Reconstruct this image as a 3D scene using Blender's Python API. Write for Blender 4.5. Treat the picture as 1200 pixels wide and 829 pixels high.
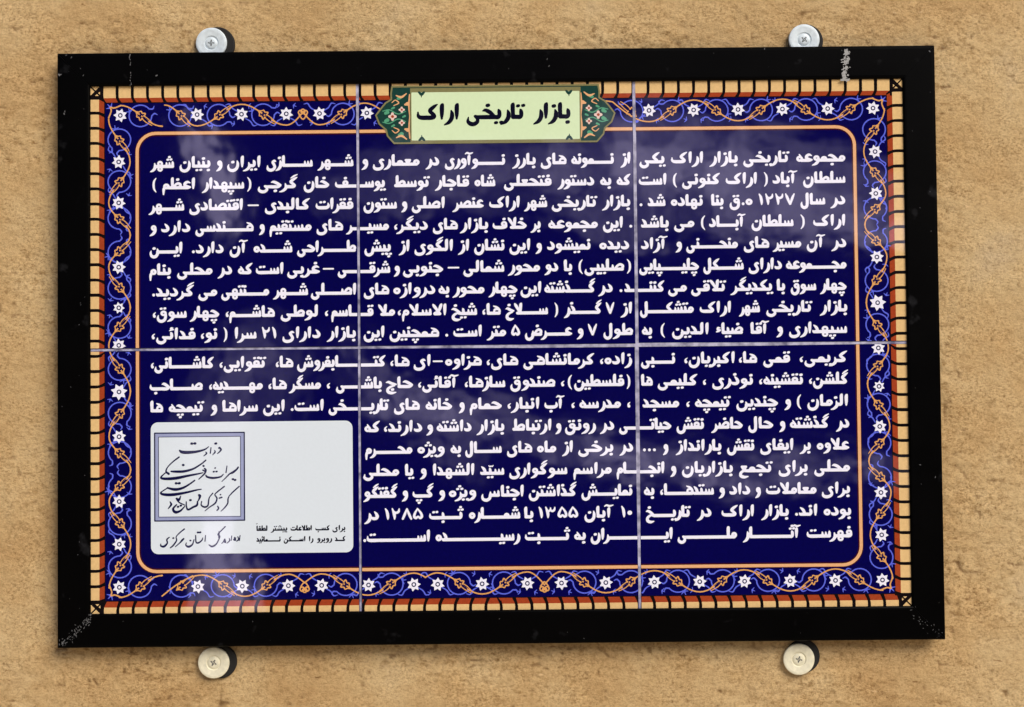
import bpy, math, random
import numpy as np
from mathutils import Matrix, Vector

random.seed(7)
rng = np.random.default_rng(11)
sc = bpy.context.scene
for o in list(bpy.data.objects):
    bpy.data.objects.remove(o)
C = sc.collection

# ------------------------------------------------------------------ scale and camera
S = 0.0006                      # metres per plaque unit
F_PX = 1667.0                   # focal length for a 1200 wide picture
RX, RY, RZ = -0.029512216, -0.001026037, -0.009647207
T = np.array([-15.5163, -10.2874, 1668.2929])
PLAQUE_Z = 1.5                  # height of the plaque's middle


def rot(rx, ry, rz):
    cx, sx, cy, sy, cz, sz = (math.cos(rx), math.sin(rx), math.cos(ry), math.sin(ry), math.cos(rz), math.sin(rz))
    return (np.array([[cz, -sz, 0], [sz, cz, 0], [0, 0, 1]]) @ np.array([[cy, 0, sy], [0, 1, 0], [-sy, 0, cy]])
            @ np.array([[1, 0, 0], [0, cx, -sx], [0, sx, cx]]))


R = rot(RX, RY, RZ)
CAM = -R.T @ T
TILE_DEP = 4.0
WALL_DEP = 22.0


def at(px, py, dep=TILE_DEP):
    """measured point of the photograph -> (u, v) on the plane at that depth of the plaque"""
    d = R.T @ np.array([(px - 600) / F_PX, (py - 414.5) / F_PX, 1.0])
    q = CAM + (dep - CAM[2]) / d[2] * d
    return float(q[0]), float(q[1])


def W3(u, v, dep):
    """plaque units -> world"""
    return Vector((u * S, dep * S, PLAQUE_Z - v * S))


cam_d = bpy.data.cameras.new('camera')
cam_d.sensor_width = 36.0
cam_d.lens = F_PX / 1200.0 * 36.0
cam_d.clip_start = 0.01
cam_d.clip_end = 200.0
cam = bpy.data.objects.new('camera', cam_d)
C.objects.link(cam)


def axis(r):
    return Vector((r[0], r[2], -r[1]))


xr, yd, fw = axis(R[0]), axis(R[1]), axis(R[2])
m = Matrix((xr, -yd, -fw)).transposed().to_4x4()
m.translation = W3(CAM[0], CAM[1], CAM[2])
cam.matrix_world = m
sc.camera = cam

# ------------------------------------------------------------------ light
sc.view_settings.view_transform = 'Standard'
sc.view_settings.look = 'None'
sc.view_settings.exposure = 0.15
sc.view_settings.gamma = 1.0
SUN_AZ = math.radians(140)      # clockwise from +Y: the sun stands to the right, in front of the wall
SUN_EL = math.radians(38)
world = bpy.data.worlds.new('World')
sc.world = world
world.use_nodes = True
wn, wl = world.node_tree.nodes, world.node_tree.links
wn.clear()
w_out = wn.new('ShaderNodeOutputWorld')
w_bg = wn.new('ShaderNodeBackground')
w_bg.inputs['Strength'].default_value = 0.13
sky = wn.new('ShaderNodeTexSky')
sky.sky_type = 'NISHITA'
sky.sun_disc = False
sky.sun_elevation = SUN_EL
sky.sun_rotation = SUN_AZ
sky.air_density = 1.0
sky.dust_density = 2.0


def wmath(op, a, b=None, c=None, clamp=False):
    n = wn.new('ShaderNodeMath')
    n.operation = op
    n.use_clamp = clamp
    for i, q in enumerate((a, b, c)):
        if q is None:
            continue
        if isinstance(q, (int, float)):
            n.inputs[i].default_value = q
        else:
            wl.new(q, n.inputs[i])
    return n.outputs[0]


w_tc = wn.new('ShaderNodeTexCoord')
w_sep = wn.new('ShaderNodeSeparateXYZ')
wl.new(w_tc.outputs['Generated'], w_sep.inputs[0])
w_noise = wn.new('ShaderNodeTexNoise')
w_noise.inputs['Scale'].default_value = 14.0
w_noise.inputs['Detail'].default_value = 5.0
wl.new(w_tc.outputs['Generated'], w_noise.inputs['Vector'])
w_nsep = wn.new('ShaderNodeSeparateColor')
wl.new(w_noise.outputs['Color'], w_nsep.inputs[0])
# the street across the way: dark below the skyline, open sky above; pale blobs added to reflect in the glaze
front = wmath('MAXIMUM', wmath('MULTIPLY', w_sep.outputs[1], -1.0), 0.02)
gx = wmath('ADD', wmath('DIVIDE', w_sep.outputs[0], front), wmath('MULTIPLY', wmath('SUBTRACT', w_nsep.outputs[0], 0.5), 0.05))
gy = wmath('ADD', wmath('DIVIDE', w_sep.outputs[2], front), wmath('MULTIPLY', wmath('SUBTRACT', w_nsep.outputs[1], 0.5), 0.05))
total = None
# centre x, centre z, half length, half width, tilt (degrees), brightness of each added pale blob
REFLECTION_BLOBS = [(0.02, 0.160, 0.11, 0.022, -4, 0.60), (0.16, 0.150, 0.12, 0.034, -14, 0.80), (0.23, 0.108, 0.09, 0.010, -3, 0.60), (0.10, 0.118, 0.10, 0.010, -8, 0.40),
        (-0.213, 0.165, 0.042, 0.010, 100, 2.2), (-0.203, -0.128, 0.050, 0.017, 90, 1.7), (-0.19, -0.005, 0.06, 0.035, 70, 0.45),
        (0.03, -0.026, 0.14, 0.013, -14, 0.80), (0.20, -0.050, 0.11, 0.012, -4, 0.85), (-0.07, 0.0, 0.06, 0.013, -40, 0.60),
        (-0.10, 0.150, 0.05, 0.016, -3, 0.50)]
w_n2 = wn.new('ShaderNodeTexNoise')
w_n2.inputs['Scale'].default_value = 34.0
w_n2.inputs['Detail'].default_value = 6.0
w_n2.inputs['Roughness'].default_value = 0.62
wl.new(w_tc.outputs['Generated'], w_n2.inputs['Vector'])
w_br = wn.new('ShaderNodeMapRange')
w_br.interpolation_type = 'SMOOTHSTEP'
w_br.inputs[1].default_value = 0.40
w_br.inputs[2].default_value = 0.60
w_br.inputs[3].default_value = 0.22
wl.new(w_n2.outputs[0], w_br.inputs[0])
for cx_, cy_, la, lb, tilt, br in REFLECTION_BLOBS:
    ct, st = math.cos(math.radians(tilt)), math.sin(math.radians(tilt))
    dx, dy = wmath('SUBTRACT', gx, cx_), wmath('SUBTRACT', gy, cy_)
    a = wmath('DIVIDE', wmath('ADD', wmath('MULTIPLY', dx, ct), wmath('MULTIPLY', dy, st)), la)
    b = wmath('DIVIDE', wmath('ADD', wmath('MULTIPLY', dx, -st), wmath('MULTIPLY', dy, ct)), lb)
    r2 = wmath('ADD', wmath('MULTIPLY', a, a), wmath('MULTIPLY', b, b))
    g = wmath('MULTIPLY', wmath('SUBTRACT', 1.0, wmath('MULTIPLY', r2, 0.6), clamp=True), br)
    total = g if total is None else wmath('ADD', total, g)
skyline = wn.new('ShaderNodeMapRange')
skyline.interpolation_type = 'SMOOTHSTEP'
wl.new(w_sep.outputs[2], skyline.inputs[0])
skyline.inputs[1].default_value = 0.20
skyline.inputs[2].default_value = 0.36
w_low = wn.new('ShaderNodeMix')
w_low.data_type = 'RGBA'
w_low.inputs[6].default_value = (0.22, 0.19, 0.15, 1)
w_low.inputs[7].default_value = (25.0, 22.0, 30.0, 1)
wl.new(wmath('MULTIPLY', total, w_br.outputs[0], clamp=True), w_low.inputs[0])
w_mix = wn.new('ShaderNodeMix')
w_mix.data_type = 'RGBA'
wl.new(skyline.outputs[0], w_mix.inputs[0])
wl.new(w_low.outputs[2], w_mix.inputs[6])
wl.new(sky.outputs[0], w_mix.inputs[7])
# sunlit ground in front of the wall
ground = wn.new('ShaderNodeMapRange')
ground.interpolation_type = 'SMOOTHSTEP'
wl.new(w_sep.outputs[2], ground.inputs[0])
ground.inputs[1].default_value = -0.20
ground.inputs[2].default_value = -0.34
w_gr = wn.new('ShaderNodeMix')
w_gr.data_type = 'RGBA'
w_gr.inputs[7].default_value = (4.6, 3.7, 2.6, 1)
wl.new(ground.outputs[0], w_gr.inputs[0])
wl.new(w_mix.outputs[2], w_gr.inputs[6])
wl.new(w_gr.outputs[2], w_bg.inputs['Color'])
wl.new(w_bg.outputs[0], w_out.inputs['Surface'])

sun_d = bpy.data.lights.new('sun', 'SUN')
sun_d.energy = 2.6
sun_d.angle = math.radians(34)
sun_d.color = (1.0, 0.93, 0.82)
sun = bpy.data.objects.new('sun', sun_d)
C.objects.link(sun)
sdir = Vector((math.sin(SUN_AZ) * math.cos(SUN_EL), math.cos(SUN_AZ) * math.cos(SUN_EL), math.sin(SUN_EL)))
sun.rotation_euler = sdir.to_track_quat('Z', 'Y').to_euler()
sun.location = sdir * 6 + Vector((0, 0, 1.5))


# ------------------------------------------------------------------ materials
def srgb(r, g, b):
    def f(c):
        c /= 255.0
        return c / 12.92 if c <= 0.04045 else ((c + 0.055) / 1.055) ** 2.4
    return (f(r), f(g), f(b), 1.0)


def nodes_of(name):
    mt = bpy.data.materials.new(name)
    mt.use_nodes = True
    nt = mt.node_tree
    return mt, nt.nodes, nt.links, nt.nodes['Principled BSDF']


def glaze(name, col, vary=0.06, rough=0.045):
    """fired ceramic colour under one glossy, slightly uneven glaze"""
    mt, n, l, p = nodes_of(name)
    tc = n.new('ShaderNodeTexCoord')
    nz = n.new('ShaderNodeTexNoise')
    nz.inputs['Scale'].default_value = 420.0
    nz.inputs['Detail'].default_value = 3.0
    l.new(tc.outputs['Object'], nz.inputs['Vector'])
    mr = n.new('ShaderNodeMapRange')
    mr.inputs[3].default_value = 1 - vary
    mr.inputs[4].default_value = 1 + vary
    l.new(nz.outputs[0], mr.inputs[0])
    mx = n.new('ShaderNodeVectorMath')
    mx.operation = 'SCALE'
    mx.inputs[0].default_value = col[:3]
    l.new(mr.outputs[0], mx.inputs['Scale'])
    l.new(mx.outputs[0], p.inputs['Base Color'])
    p.inputs['Roughness'].default_value = rough
    wz = n.new('ShaderNodeTexNoise')
    wz.inputs['Scale'].default_value = 28.0
    wz.inputs['Detail'].default_value = 2.0
    l.new(tc.outputs['Object'], wz.inputs['Vector'])
    bp = n.new('ShaderNodeBump')
    bp.inputs['Strength'].default_value = 0.10
    bp.inputs['Distance'].default_value = 0.002
    l.new(wz.outputs[0], bp.inputs['Height'])
    l.new(bp.outputs[0], p.inputs['Normal'])
    return mt


M = {}
M['navy'] = glaze('navy_glaze', (0.0012, 0.0005, 0.066, 1), 0.25)
M['tile_back'] = glaze('tile_body', (0.45, 0.40, 0.34, 1), 0.1, 0.6)
M['white'] = glaze('white_glaze', srgb(236, 236, 252), 0.03)
M['cream'] = glaze('cream_glaze', srgb(222, 186, 130), 0.16)
M['rust'] = glaze('rust_glaze', srgb(158, 64, 34), 0.25)
M['black'] = glaze('black_glaze', (0.006, 0.004, 0.005, 1), 0.2)
M['orange'] = glaze('orange_glaze', srgb(220, 160, 96), 0.15)
M['peach'] = glaze('peach_glaze', srgb(226, 172, 124), 0.10)
M['blue'] = glaze('blue_glaze', srgb(92, 104, 226), 0.15)
M['maroon'] = glaze('maroon_glaze', srgb(58, 12, 26), 0.15)
M['lime'] = glaze('pale_green_glaze', srgb(211, 231, 190), 0.04)
M['olive'] = glaze('olive_glaze', srgb(128, 124, 84), 0.15)
M['bottle'] = glaze('dark_green_glaze', srgb(26, 62, 56), 0.25)
M['jade'] = glaze('jade_glaze', srgb(84, 158, 122), 0.15)
M['pink'] = glaze('pink_glaze', srgb(226, 200, 190), 0.10)
M['panel'] = glaze('panel_glaze', srgb(216, 226, 236), 0.03)
M['lavender'] = glaze('lavender_glaze', srgb(150, 158, 196), 0.06)
M['ink'] = glaze('ink_glaze', srgb(16, 16, 62), 0.15)
M['title_ink'] = glaze('title_ink_glaze', srgb(10, 10, 34), 0.15)


def grout_mat():
    mt, n, l, p = nodes_of('grout')
    tc = n.new('ShaderNodeTexCoord')
    nz = n.new('ShaderNodeTexNoise')
    nz.inputs['Scale'].default_value = 160.0
    nz.inputs['Detail'].default_value = 6.0
    l.new(tc.outputs['Object'], nz.inputs['Vector'])
    cr = n.new('ShaderNodeValToRGB')
    cr.color_ramp.elements[0].position = 0.3
    cr.color_ramp.elements[0].color = srgb(92, 90, 120)
    cr.color_ramp.elements[1].position = 0.62
    cr.color_ramp.elements[1].color = srgb(182, 180, 206)
    l.new(nz.outputs[0], cr.inputs[0])
    l.new(cr.outputs[0], p.inputs['Base Color'])
    p.inputs['Roughness'].default_value = 0.7
    return mt


M['grout'] = grout_mat()


def frame_mat():
    mt, n, l, p = nodes_of('black_lacquer')
    tc = n.new('ShaderNodeTexCoord')
    nz = n.new('ShaderNodeTexNoise')
    nz.inputs['Scale'].default_value = 60.0
    nz.inputs['Detail'].default_value = 8.0
    l.new(tc.outputs['Object'], nz.inputs['Vector'])
    # grey scuffs with a shape of their own
    cr = n.new('ShaderNodeValToRGB')
    cr.color_ramp.elements[0].position = 0.66
    cr.color_ramp.elements[0].color = (0.0009, 0.0008, 0.0008, 1)
    cr.color_ramp.elements[1].position = 0.80
    cr.color_ramp.elements[1].color = (0.016, 0.016, 0.018, 1)
    l.new(nz.outputs[0], cr.inputs[0])
    l.new(cr.outputs[0], p.inputs['Base Color'])
    n2 = n.new('ShaderNodeTexNoise')
    n2.inputs['Scale'].default_value = 24.0
    n2.inputs['Detail'].default_value = 6.0
    l.new(tc.outputs['Object'], n2.inputs['Vector'])
    mr = n.new('ShaderNodeMapRange')
    mr.inputs[3].default_value = 0.22
    mr.inputs[4].default_value = 0.48
    l.new(n2.outputs[0], mr.inputs[0])
    l.new(mr.outputs[0], p.inputs['Roughness'])
    p.inputs['Specular IOR Level'].default_value = 0.04
    n3 = n.new('ShaderNodeTexNoise')
    n3.inputs['Scale'].default_value = 900.0
    l.new(tc.outputs['Object'], n3.inputs['Vector'])
    bp = n.new('ShaderNodeBump')
    bp.inputs['Strength'].default_value = 0.05
    bp.inputs['Distance'].default_value = 0.0005
    l.new(n3.outputs[0], bp.inputs['Height'])
    l.new(bp.outputs[0], p.inputs['Normal'])
    return mt


M['frame'] = frame_mat()


def plain(name, col, rough=0.6, metal=0.0):
    mt, n, l, p = nodes_of(name)
    tc = n.new('ShaderNodeTexCoord')
    nz = n.new('ShaderNodeTexNoise')
    nz.inputs['Scale'].default_value = 300.0
    nz.inputs['Detail'].default_value = 6.0
    l.new(tc.outputs['Object'], nz.inputs['Vector'])
    mr = n.new('ShaderNodeMapRange')
    mr.inputs[3].default_value = 0.72
    mr.inputs[4].default_value = 1.25
    l.new(nz.outputs[0], mr.inputs[0])
    mx = n.new('ShaderNodeVectorMath')
    mx.operation = 'SCALE'
    mx.inputs[0].default_value = col[:3]
    l.new(mr.outputs[0], mx.inputs['Scale'])
    l.new(mx.outputs[0], p.inputs['Base Color'])
    p.inputs['Roughness'].default_value = rough
    p.inputs['Metallic'].default_value = metal
    return mt


M['paint'] = plain('white_paint_smear', (0.34, 0.34, 0.34, 1), 0.8)
M['dust'] = plain('grey_scratch', (0.12, 0.12, 0.125, 1), 0.8)
M['zinc'] = plain('zinc_plate', (0.66, 0.74, 0.79, 1), 0.5, 0.1)
M['brass'] = plain('yellowed_zinc_plate', (0.80, 0.76, 0.58, 1), 0.5, 0.1)
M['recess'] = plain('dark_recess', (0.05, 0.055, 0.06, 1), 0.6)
M['rubber'] = plain('black_rubber', (0.006, 0.005, 0.005, 1), 0.8)
M['board'] = plain('backing_board', (0.05, 0.04, 0.03, 1), 0.8)


def wall_mat():
    mt, n, l, p = nodes_of('mud_straw_plaster')
    tc = n.new('ShaderNodeTexCoord')

    def noise(scale, detail=6.0, stretch=None, rough=0.55):
        nz = n.new('ShaderNodeTexNoise')
        nz.inputs['Scale'].default_value = scale
        nz.inputs['Detail'].default_value = detail
        nz.inputs['Roughness'].default_value = rough
        if stretch:
            mp = n.new('ShaderNodeMapping')
            mp.inputs['Scale'].default_value = stretch
            l.new(tc.outputs['Object'], mp.inputs['Vector'])
            l.new(mp.outputs[0], nz.inputs['Vector'])
        else:
            l.new(tc.outputs['Object'], nz.inputs['Vector'])
        return nz.outputs[0]

    def ramp(src, stops):
        cr = n.new('ShaderNodeValToRGB')
        e = cr.color_ramp.elements
        e[0].position, e[0].color = stops[0]
        e[1].position, e[1].color = stops[1]
        for pos, col in stops[2:]:
            q = e.new(pos)
            q.color = col
        l.new(src, cr.inputs[0])
        return cr.outputs[0]

    def mix(fac, a, b, mode='MIX'):
        mx = n.new('ShaderNodeMix')
        mx.data_type = 'RGBA'
        mx.blend_type = mode
        if isinstance(fac, float):
            mx.inputs[0].default_value = fac
        else:
            l.new(fac, mx.inputs[0])
        l.new(a, mx.inputs[6])
        l.new(b, mx.inputs[7])
        return mx.outputs[2]

    base = ramp(noise(9.0, 9.0, None, 0.62), [(0.30, srgb(177, 142, 96)), (0.46, srgb(191, 160, 114)), (0.60, srgb(200, 173, 129)), (0.72, srgb(190, 167, 132))])
    fine = ramp(noise(460.0, 6.0, (1, 1, 1.3), 0.75), [(0.34, (0.42, 0.34, 0.25, 1)), (0.50, (1.03, 1.03, 1.03, 1)), (0.66, (1.22, 1.22, 1.22, 1))])
    patch = ramp(noise(26.0, 6.0, (1, 1, 1.5), 0.6), [(0.40, (0.35, 0.35, 0.35, 1)), (0.62, (1, 1, 1, 1))])
    col = mix(patch, base, fine, 'MULTIPLY')
    grain = ramp(noise(150.0, 9.0, (1, 1, 1.5), 0.72), [(0.35, (0.62, 0.55, 0.45, 1)), (0.50, (1.05, 1.05, 1.05, 1))])
    rg = n.new('ShaderNodeAttribute')
    rg.attribute_name = 'roughcast'
    col = mix(rg.outputs['Fac'], col, grain, 'MULTIPLY')
    # straw flecks, pale and dark, lying mostly level
    fl = ramp(noise(90.0, 3.0, (1, 1, 3.2), 0.6), [(0.66, (0, 0, 0, 1)), (0.74, (1, 1, 1, 1))])
    dk = n.new('ShaderNodeRGB')
    dk.outputs[0].default_value = srgb(112, 74, 36)
    fm = n.new('ShaderNodeMath')
    fm.operation = 'MULTIPLY'
    fm.inputs[1].default_value = 0.75
    l.new(fl, fm.inputs[0])
    col = mix(fm.outputs[0], col, dk.outputs[0])
    pl = ramp(noise(120.0, 2.0, (1, 1, 2.2), 0.5), [(0.68, (0, 0, 0, 1)), (0.78, (1, 1, 1, 1))])
    lt = n.new('ShaderNodeRGB')
    lt.outputs[0].default_value = srgb(226, 196, 152)
    fm2 = n.new('ShaderNodeMath')
    fm2.operation = 'MULTIPLY'
    fm2.inputs[1].default_value = 0.5
    l.new(pl, fm2.inputs[0])
    col = mix(fm2.outputs[0], col, lt.outputs[0])
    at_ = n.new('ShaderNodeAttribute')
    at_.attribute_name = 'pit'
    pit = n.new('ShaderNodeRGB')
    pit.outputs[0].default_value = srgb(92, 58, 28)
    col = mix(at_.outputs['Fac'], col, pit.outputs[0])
    l.new(col, p.inputs['Base Color'])
    p.inputs['Roughness'].default_value = 0.92
    p.inputs['Specular IOR Level'].default_value = 0.15
    ad = n.new('ShaderNodeMath')
    ad.operation = 'ADD'
    l.new(noise(520.0, 8.0, (1, 1, 1.3), 0.75), ad.inputs[0])
    l.new(noise(110.0, 7.0, (1, 1, 1.6), 0.65), ad.inputs[1])
    bp = n.new('ShaderNodeBump')
    bp.inputs['Strength'].default_value = 0.5
    bp.inputs['Distance'].default_value = 0.002
    l.new(ad.outputs[0], bp.inputs['Height'])
    l.new(bp.outputs[0], p.inputs['Normal'])
    return mt


M['wall'] = wall_mat()


# ------------------------------------------------------------------ object helpers
def link(o, parent=None):
    C.objects.link(o)
    if parent is not None:
        o.parent = parent
    return o


def mesh_obj(name, verts, faces, mats, parent=None, idx=None, smooth=False):
    me = bpy.data.meshes.new(name)
    me.from_pydata(verts, [], faces)
    for q in (mats if isinstance(mats, list) else [mats]):
        me.materials.append(q)
    if idx is not None:
        me.polygons.foreach_set('material_index', idx)
    if smooth:
        me.polygons.foreach_set('use_smooth', [True] * len(me.polygons))
    me.update()
    return link(bpy.data.objects.new(name, me), parent)


def box_geo(u0, u1, v0, v1, d0, d1, bev=0.0):
    """a block with its front face (d0) chamfered; plaque units"""
    b = bev
    rings = []
    if b:
        rings.append([(u0 + b, v0 + b, d0), (u1 - b, v0 + b, d0), (u1 - b, v1 - b, d0), (u0 + b, v1 - b, d0)])
        k = b * 0.35
        rings.append([(u0 + k, v0 + k, d0 + k), (u1 - k, v0 + k, d0 + k), (u1 - k, v1 - k, d0 + k), (u0 + k, v1 - k, d0 + k)])
        rings.append([(u0, v0, d0 + b), (u1, v0, d0 + b), (u1, v1, d0 + b), (u0, v1, d0 + b)])
    else:
        rings.append([(u0, v0, d0), (u1, v0, d0), (u1, v1, d0), (u0, v1, d0)])
    rings.append([(u0, v0, d1), (u1, v0, d1), (u1, v1, d1), (u0, v1, d1)])
    return loft(rings)


def loft(rings):
    vs = [p for r in rings for p in r]
    n = len(rings[0])
    fs = [list(range(n))]
    for k in range(len(rings) - 1):
        for i in range(n):
            j = (i + 1) % n
            fs.append([k * n + i, (k + 1) * n + i, (k + 1) * n + j, k * n + j])
    fs.append(list(range((len(rings) - 1) * n, len(rings) * n))[::-1])
    return vs, fs


def loc(pts, org):
    """plaque units -> metres, relative to org (plaque units)"""
    return [((u - org[0]) * S, (d - org[2]) * S, -(v - org[1]) * S) for u, v, d in pts]


# ------------------------------------------------------------------ flat ink: shapes -> outline mesh
def spline(pts, n=5):
    """Catmull-Rom through (x, y, width)"""
    P = np.array(pts, float)
    if len(P) < 3:
        return P
    Q = np.vstack([2 * P[0] - P[1], P, 2 * P[-1] - P[-2]])
    out = []
    for i in range(len(P) - 1):
        p0, p1, p2, p3 = Q[i:i + 4]
        for t in np.linspace(0, 1, n, endpoint=False):
            out.append(0.5 * (2 * p1 + (p2 - p0) * t + (2 * p0 - 5 * p1 + 4 * p2 - p3) * t * t
                              + (3 * p1 - p0 - 3 * p2 + p3) * t ** 3))
    out.append(P[-1])
    return np.array(out)


class Ink:
    """collects strokes and filled outlines in plaque units and turns their union into one flat mesh"""

    def __init__(self):
        self.st, self.po, self.cut = [], [], []

    def stroke(self, pts, n=5):
        self.st.append(spline(pts, n))

    def line(self, pts):
        self.st.append(np.array(pts, float))

    def poly(self, pts):
        self.po.append(np.array(pts, float))

    def hole(self, pts):
        self.cut.append(np.array(pts, float))

    def bounds(self):
        a = [np.array([(q[:, 0] - q[:, 2] / 2).min(), (q[:, 1] - q[:, 2] / 2).min(), (q[:, 0] + q[:, 2] / 2).max(), (q[:, 1] + q[:, 2] / 2).max()]) for q in self.st]
        a += [np.array([q[:, 0].min(), q[:, 1].min(), q[:, 0].max(), q[:, 1].max()]) for q in self.po]
        a = np.array(a)
        return a[:, 0].min(), a[:, 1].min(), a[:, 2].max(), a[:, 3].max()

    def mesh(self, clip=None, h=0.4, bold=0.0):
        if not self.st and not self.po:
            return None
        x0, y0, x1, y1 = self.bounds()
        x0, y0, x1, y1 = x0 - 1, y0 - 1, x1 + 1, y1 + 1
        if clip:
            x0, y0, x1, y1 = max(x0, clip[0]), max(y0, clip[1]), min(x1, clip[2]), min(y1, clip[3])
            if x1 - x0 < h or y1 - y0 < h:
                return None
        nx, ny = max(2, int((x1 - x0) / h) + 2), max(2, int((y1 - y0) / h) + 2)
        gx, gy = np.linspace(x0, x1, nx), np.linspace(y0, y1, ny)
        D = np.full((ny, nx), 9.0)
        hx, hy = gx[1] - gx[0], gy[1] - gy[0]

        def win(ax, ay, bx, by, r):
            i0, i1 = int((ax - r - x0) / hx), int((bx + r - x0) / hx) + 2
            j0, j1 = int((ay - r - y0) / hy), int((by + r - y0) / hy) + 2
            return max(i0, 0), min(i1, nx), max(j0, 0), min(j1, ny)

        for q in self.st:
            for k in range(len(q) - 1):
                (ax, ay, aw), (bx, by, bw) = q[k], q[k + 1]
                r = max(aw, bw) / 2 + bold + 1.2
                i0, i1, j0, j1 = win(min(ax, bx), min(ay, by), max(ax, bx), max(ay, by), r)
                if i0 >= i1 or j0 >= j1:
                    continue
                X, Y = gx[i0:i1][None, :] - ax, gy[j0:j1][:, None] - ay
                ex, ey = bx - ax, by - ay
                L = ex * ex + ey * ey + 1e-9
                t = np.clip((X * ex + Y * ey) / L, 0, 1)
                d = np.sqrt((X - t * ex) ** 2 + (Y - t * ey) ** 2) - (aw + (bw - aw) * t) / 2 - bold
                D[j0:j1, i0:i1] = np.minimum(D[j0:j1, i0:i1], d)

        def polysdf(q):
            i0, i1, j0, j1 = win(q[:, 0].min(), q[:, 1].min(), q[:, 0].max(), q[:, 1].max(), 1.2)
            if i0 >= i1 or j0 >= j1:
                return None
            X, Y = np.broadcast_arrays(gx[i0:i1][None, :], gy[j0:j1][:, None])
            ins = np.zeros(X.shape, bool)
            dd = np.full(X.shape, 81.0)
            for k in range(len(q)):
                ax, ay = q[k]
                bx, by = q[(k + 1) % len(q)]
                ex, ey = bx - ax, by - ay
                L = ex * ex + ey * ey + 1e-9
                t = np.clip(((X - ax) * ex + (Y - ay) * ey) / L, 0, 1)
                dd = np.minimum(dd, (X - ax - t * ex) ** 2 + (Y - ay - t * ey) ** 2)
                if ay != by:
                    c = ((ay > Y) != (by > Y)) & (X < (bx - ax) * (Y - ay) / (by - ay) + ax)
                    ins ^= c
            return i0, i1, j0, j1, np.where(ins, -1, 1) * np.sqrt(dd)

        for q in self.po:
            r = polysdf(q)
            if r:
                i0, i1, j0, j1, d = r
                D[j0:j1, i0:i1] = np.minimum(D[j0:j1, i0:i1], d)
        for q in self.cut:
            r = polysdf(q)
            if r:
                i0, i1, j0, j1, d = r
                D[j0:j1, i0:i1] = np.maximum(D[j0:j1, i0:i1], -d)
        return march(gx, gy, D)


def march(gx, gy, D):
    D = np.where(np.abs(D) < 1e-4, 1e-4, D)
    ins = D < 0
    a, b, c, d = ins[:-1, :-1], ins[:-1, 1:], ins[1:, 1:], ins[1:, :-1]
    case = a * 1 + b * 2 + c * 4 + d * 8
    verts, faces = [], []
    nv = 0
    # inner cells merged into runs along each row
    full = case == 15
    pad = np.zeros((full.shape[0], 1), int)
    df = np.diff(np.hstack([pad, full.astype(int), pad]), axis=1)
    rs, cs = np.where(df == 1)
    re_, ce = np.where(df == -1)
    if len(rs):
        q = np.stack([np.stack([gx[cs], gy[rs]], 1), np.stack([gx[ce], gy[rs]], 1),
                      np.stack([gx[ce], gy[rs + 1]], 1), np.stack([gx[cs], gy[rs + 1]], 1)], 1)
        verts.append(q.reshape(-1, 2))
        k = len(rs)
        faces.append((np.arange(k * 4).reshape(k, 4)) + nv)
        nv += k * 4
    off = [(0, 0), (0, 1), (1, 1), (1, 0)]
    for cs_ in range(1, 15):
        jj, ii = np.where(case == cs_)
        if not len(jj):
            continue
        pts = []
        for k in range(4):
            k2 = (k + 1) % 4
            in1, in2 = (cs_ >> k) & 1, (cs_ >> k2) & 1
            j1, i1, j2, i2 = jj + off[k][0], ii + off[k][1], jj + off[k2][0], ii + off[k2][1]
            if in1:
                pts.append(np.stack([gx[i1], gy[j1]], 1))
            if in1 != in2:
                d1, d2 = D[j1, i1], D[j2, i2]
                t = (d1 / (d1 - d2))[:, None]
                pts.append(np.stack([gx[i1], gy[j1]], 1) * (1 - t) + np.stack([gx[i2], gy[j2]], 1) * t)
        q = np.stack(pts, 1)
        k, m_ = q.shape[:2]
        verts.append(q.reshape(-1, 2))
        faces.append((np.arange(k * m_).reshape(k, m_)) + nv)
        nv += k * m_
    if not nv:
        return None
    return np.vstack(verts), faces


LAYER = 0.035                   # plaque units between ink layers (0.02 mm)


class Sheet:
    """several inks, each in its own colour and layer, joined into one mesh"""

    def __init__(self):
        self.v, self.f, self.m, self.mats, self.n = [], [], [], [], 0

    def add(self, ink, mat, layer, clip=None, h=0.4, bold=0.0):
        r = ink.mesh(clip, h, bold)
        if r is None:
            return
        if mat not in self.mats:
            self.mats.append(mat)
        k = self.mats.index(mat)
        v, fl = r
        self.v.append(np.column_stack([v, np.full(len(v), TILE_DEP - layer * LAYER)]))
        for f in fl:
            self.f.append(f + self.n)
            self.m.append(np.full(len(f), k))
        self.n += len(v)

    def build(self, name, parent, org):
        if not self.n:
            return None
        V = np.vstack(self.v) - np.array(org)
        P = np.column_stack([V[:, 0], V[:, 2], -V[:, 1]]) * S
        me = bpy.data.meshes.new(name)
        me.vertices.add(len(P))
        me.vertices.foreach_set('co', P.astype(np.float32).ravel())
        sizes = np.concatenate([np.full(len(f), f.shape[1]) for f in self.f])
        me.loops.add(int(sizes.sum()))
        me.loops.foreach_set('vertex_index', np.concatenate([f.ravel() for f in self.f]).astype(np.int32))
        me.polygons.add(len(sizes))
        me.polygons.foreach_set('loop_start', (np.cumsum(sizes) - sizes).astype(np.int32))
        me.polygons.foreach_set('material_index', np.concatenate(self.m).astype(np.int32))
        for q in self.mats:
            me.materials.append(M[q])
        me.update(calc_edges=True)
        return link(bpy.data.objects.new(name, me), parent)


def ring(cx, cy, rx, ry, w, n=14):
    a = np.linspace(0, 2 * math.pi, n + 1)
    return np.column_stack([cx + rx * np.cos(a), cy + ry * np.sin(a), np.full(n + 1, w)])


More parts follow.
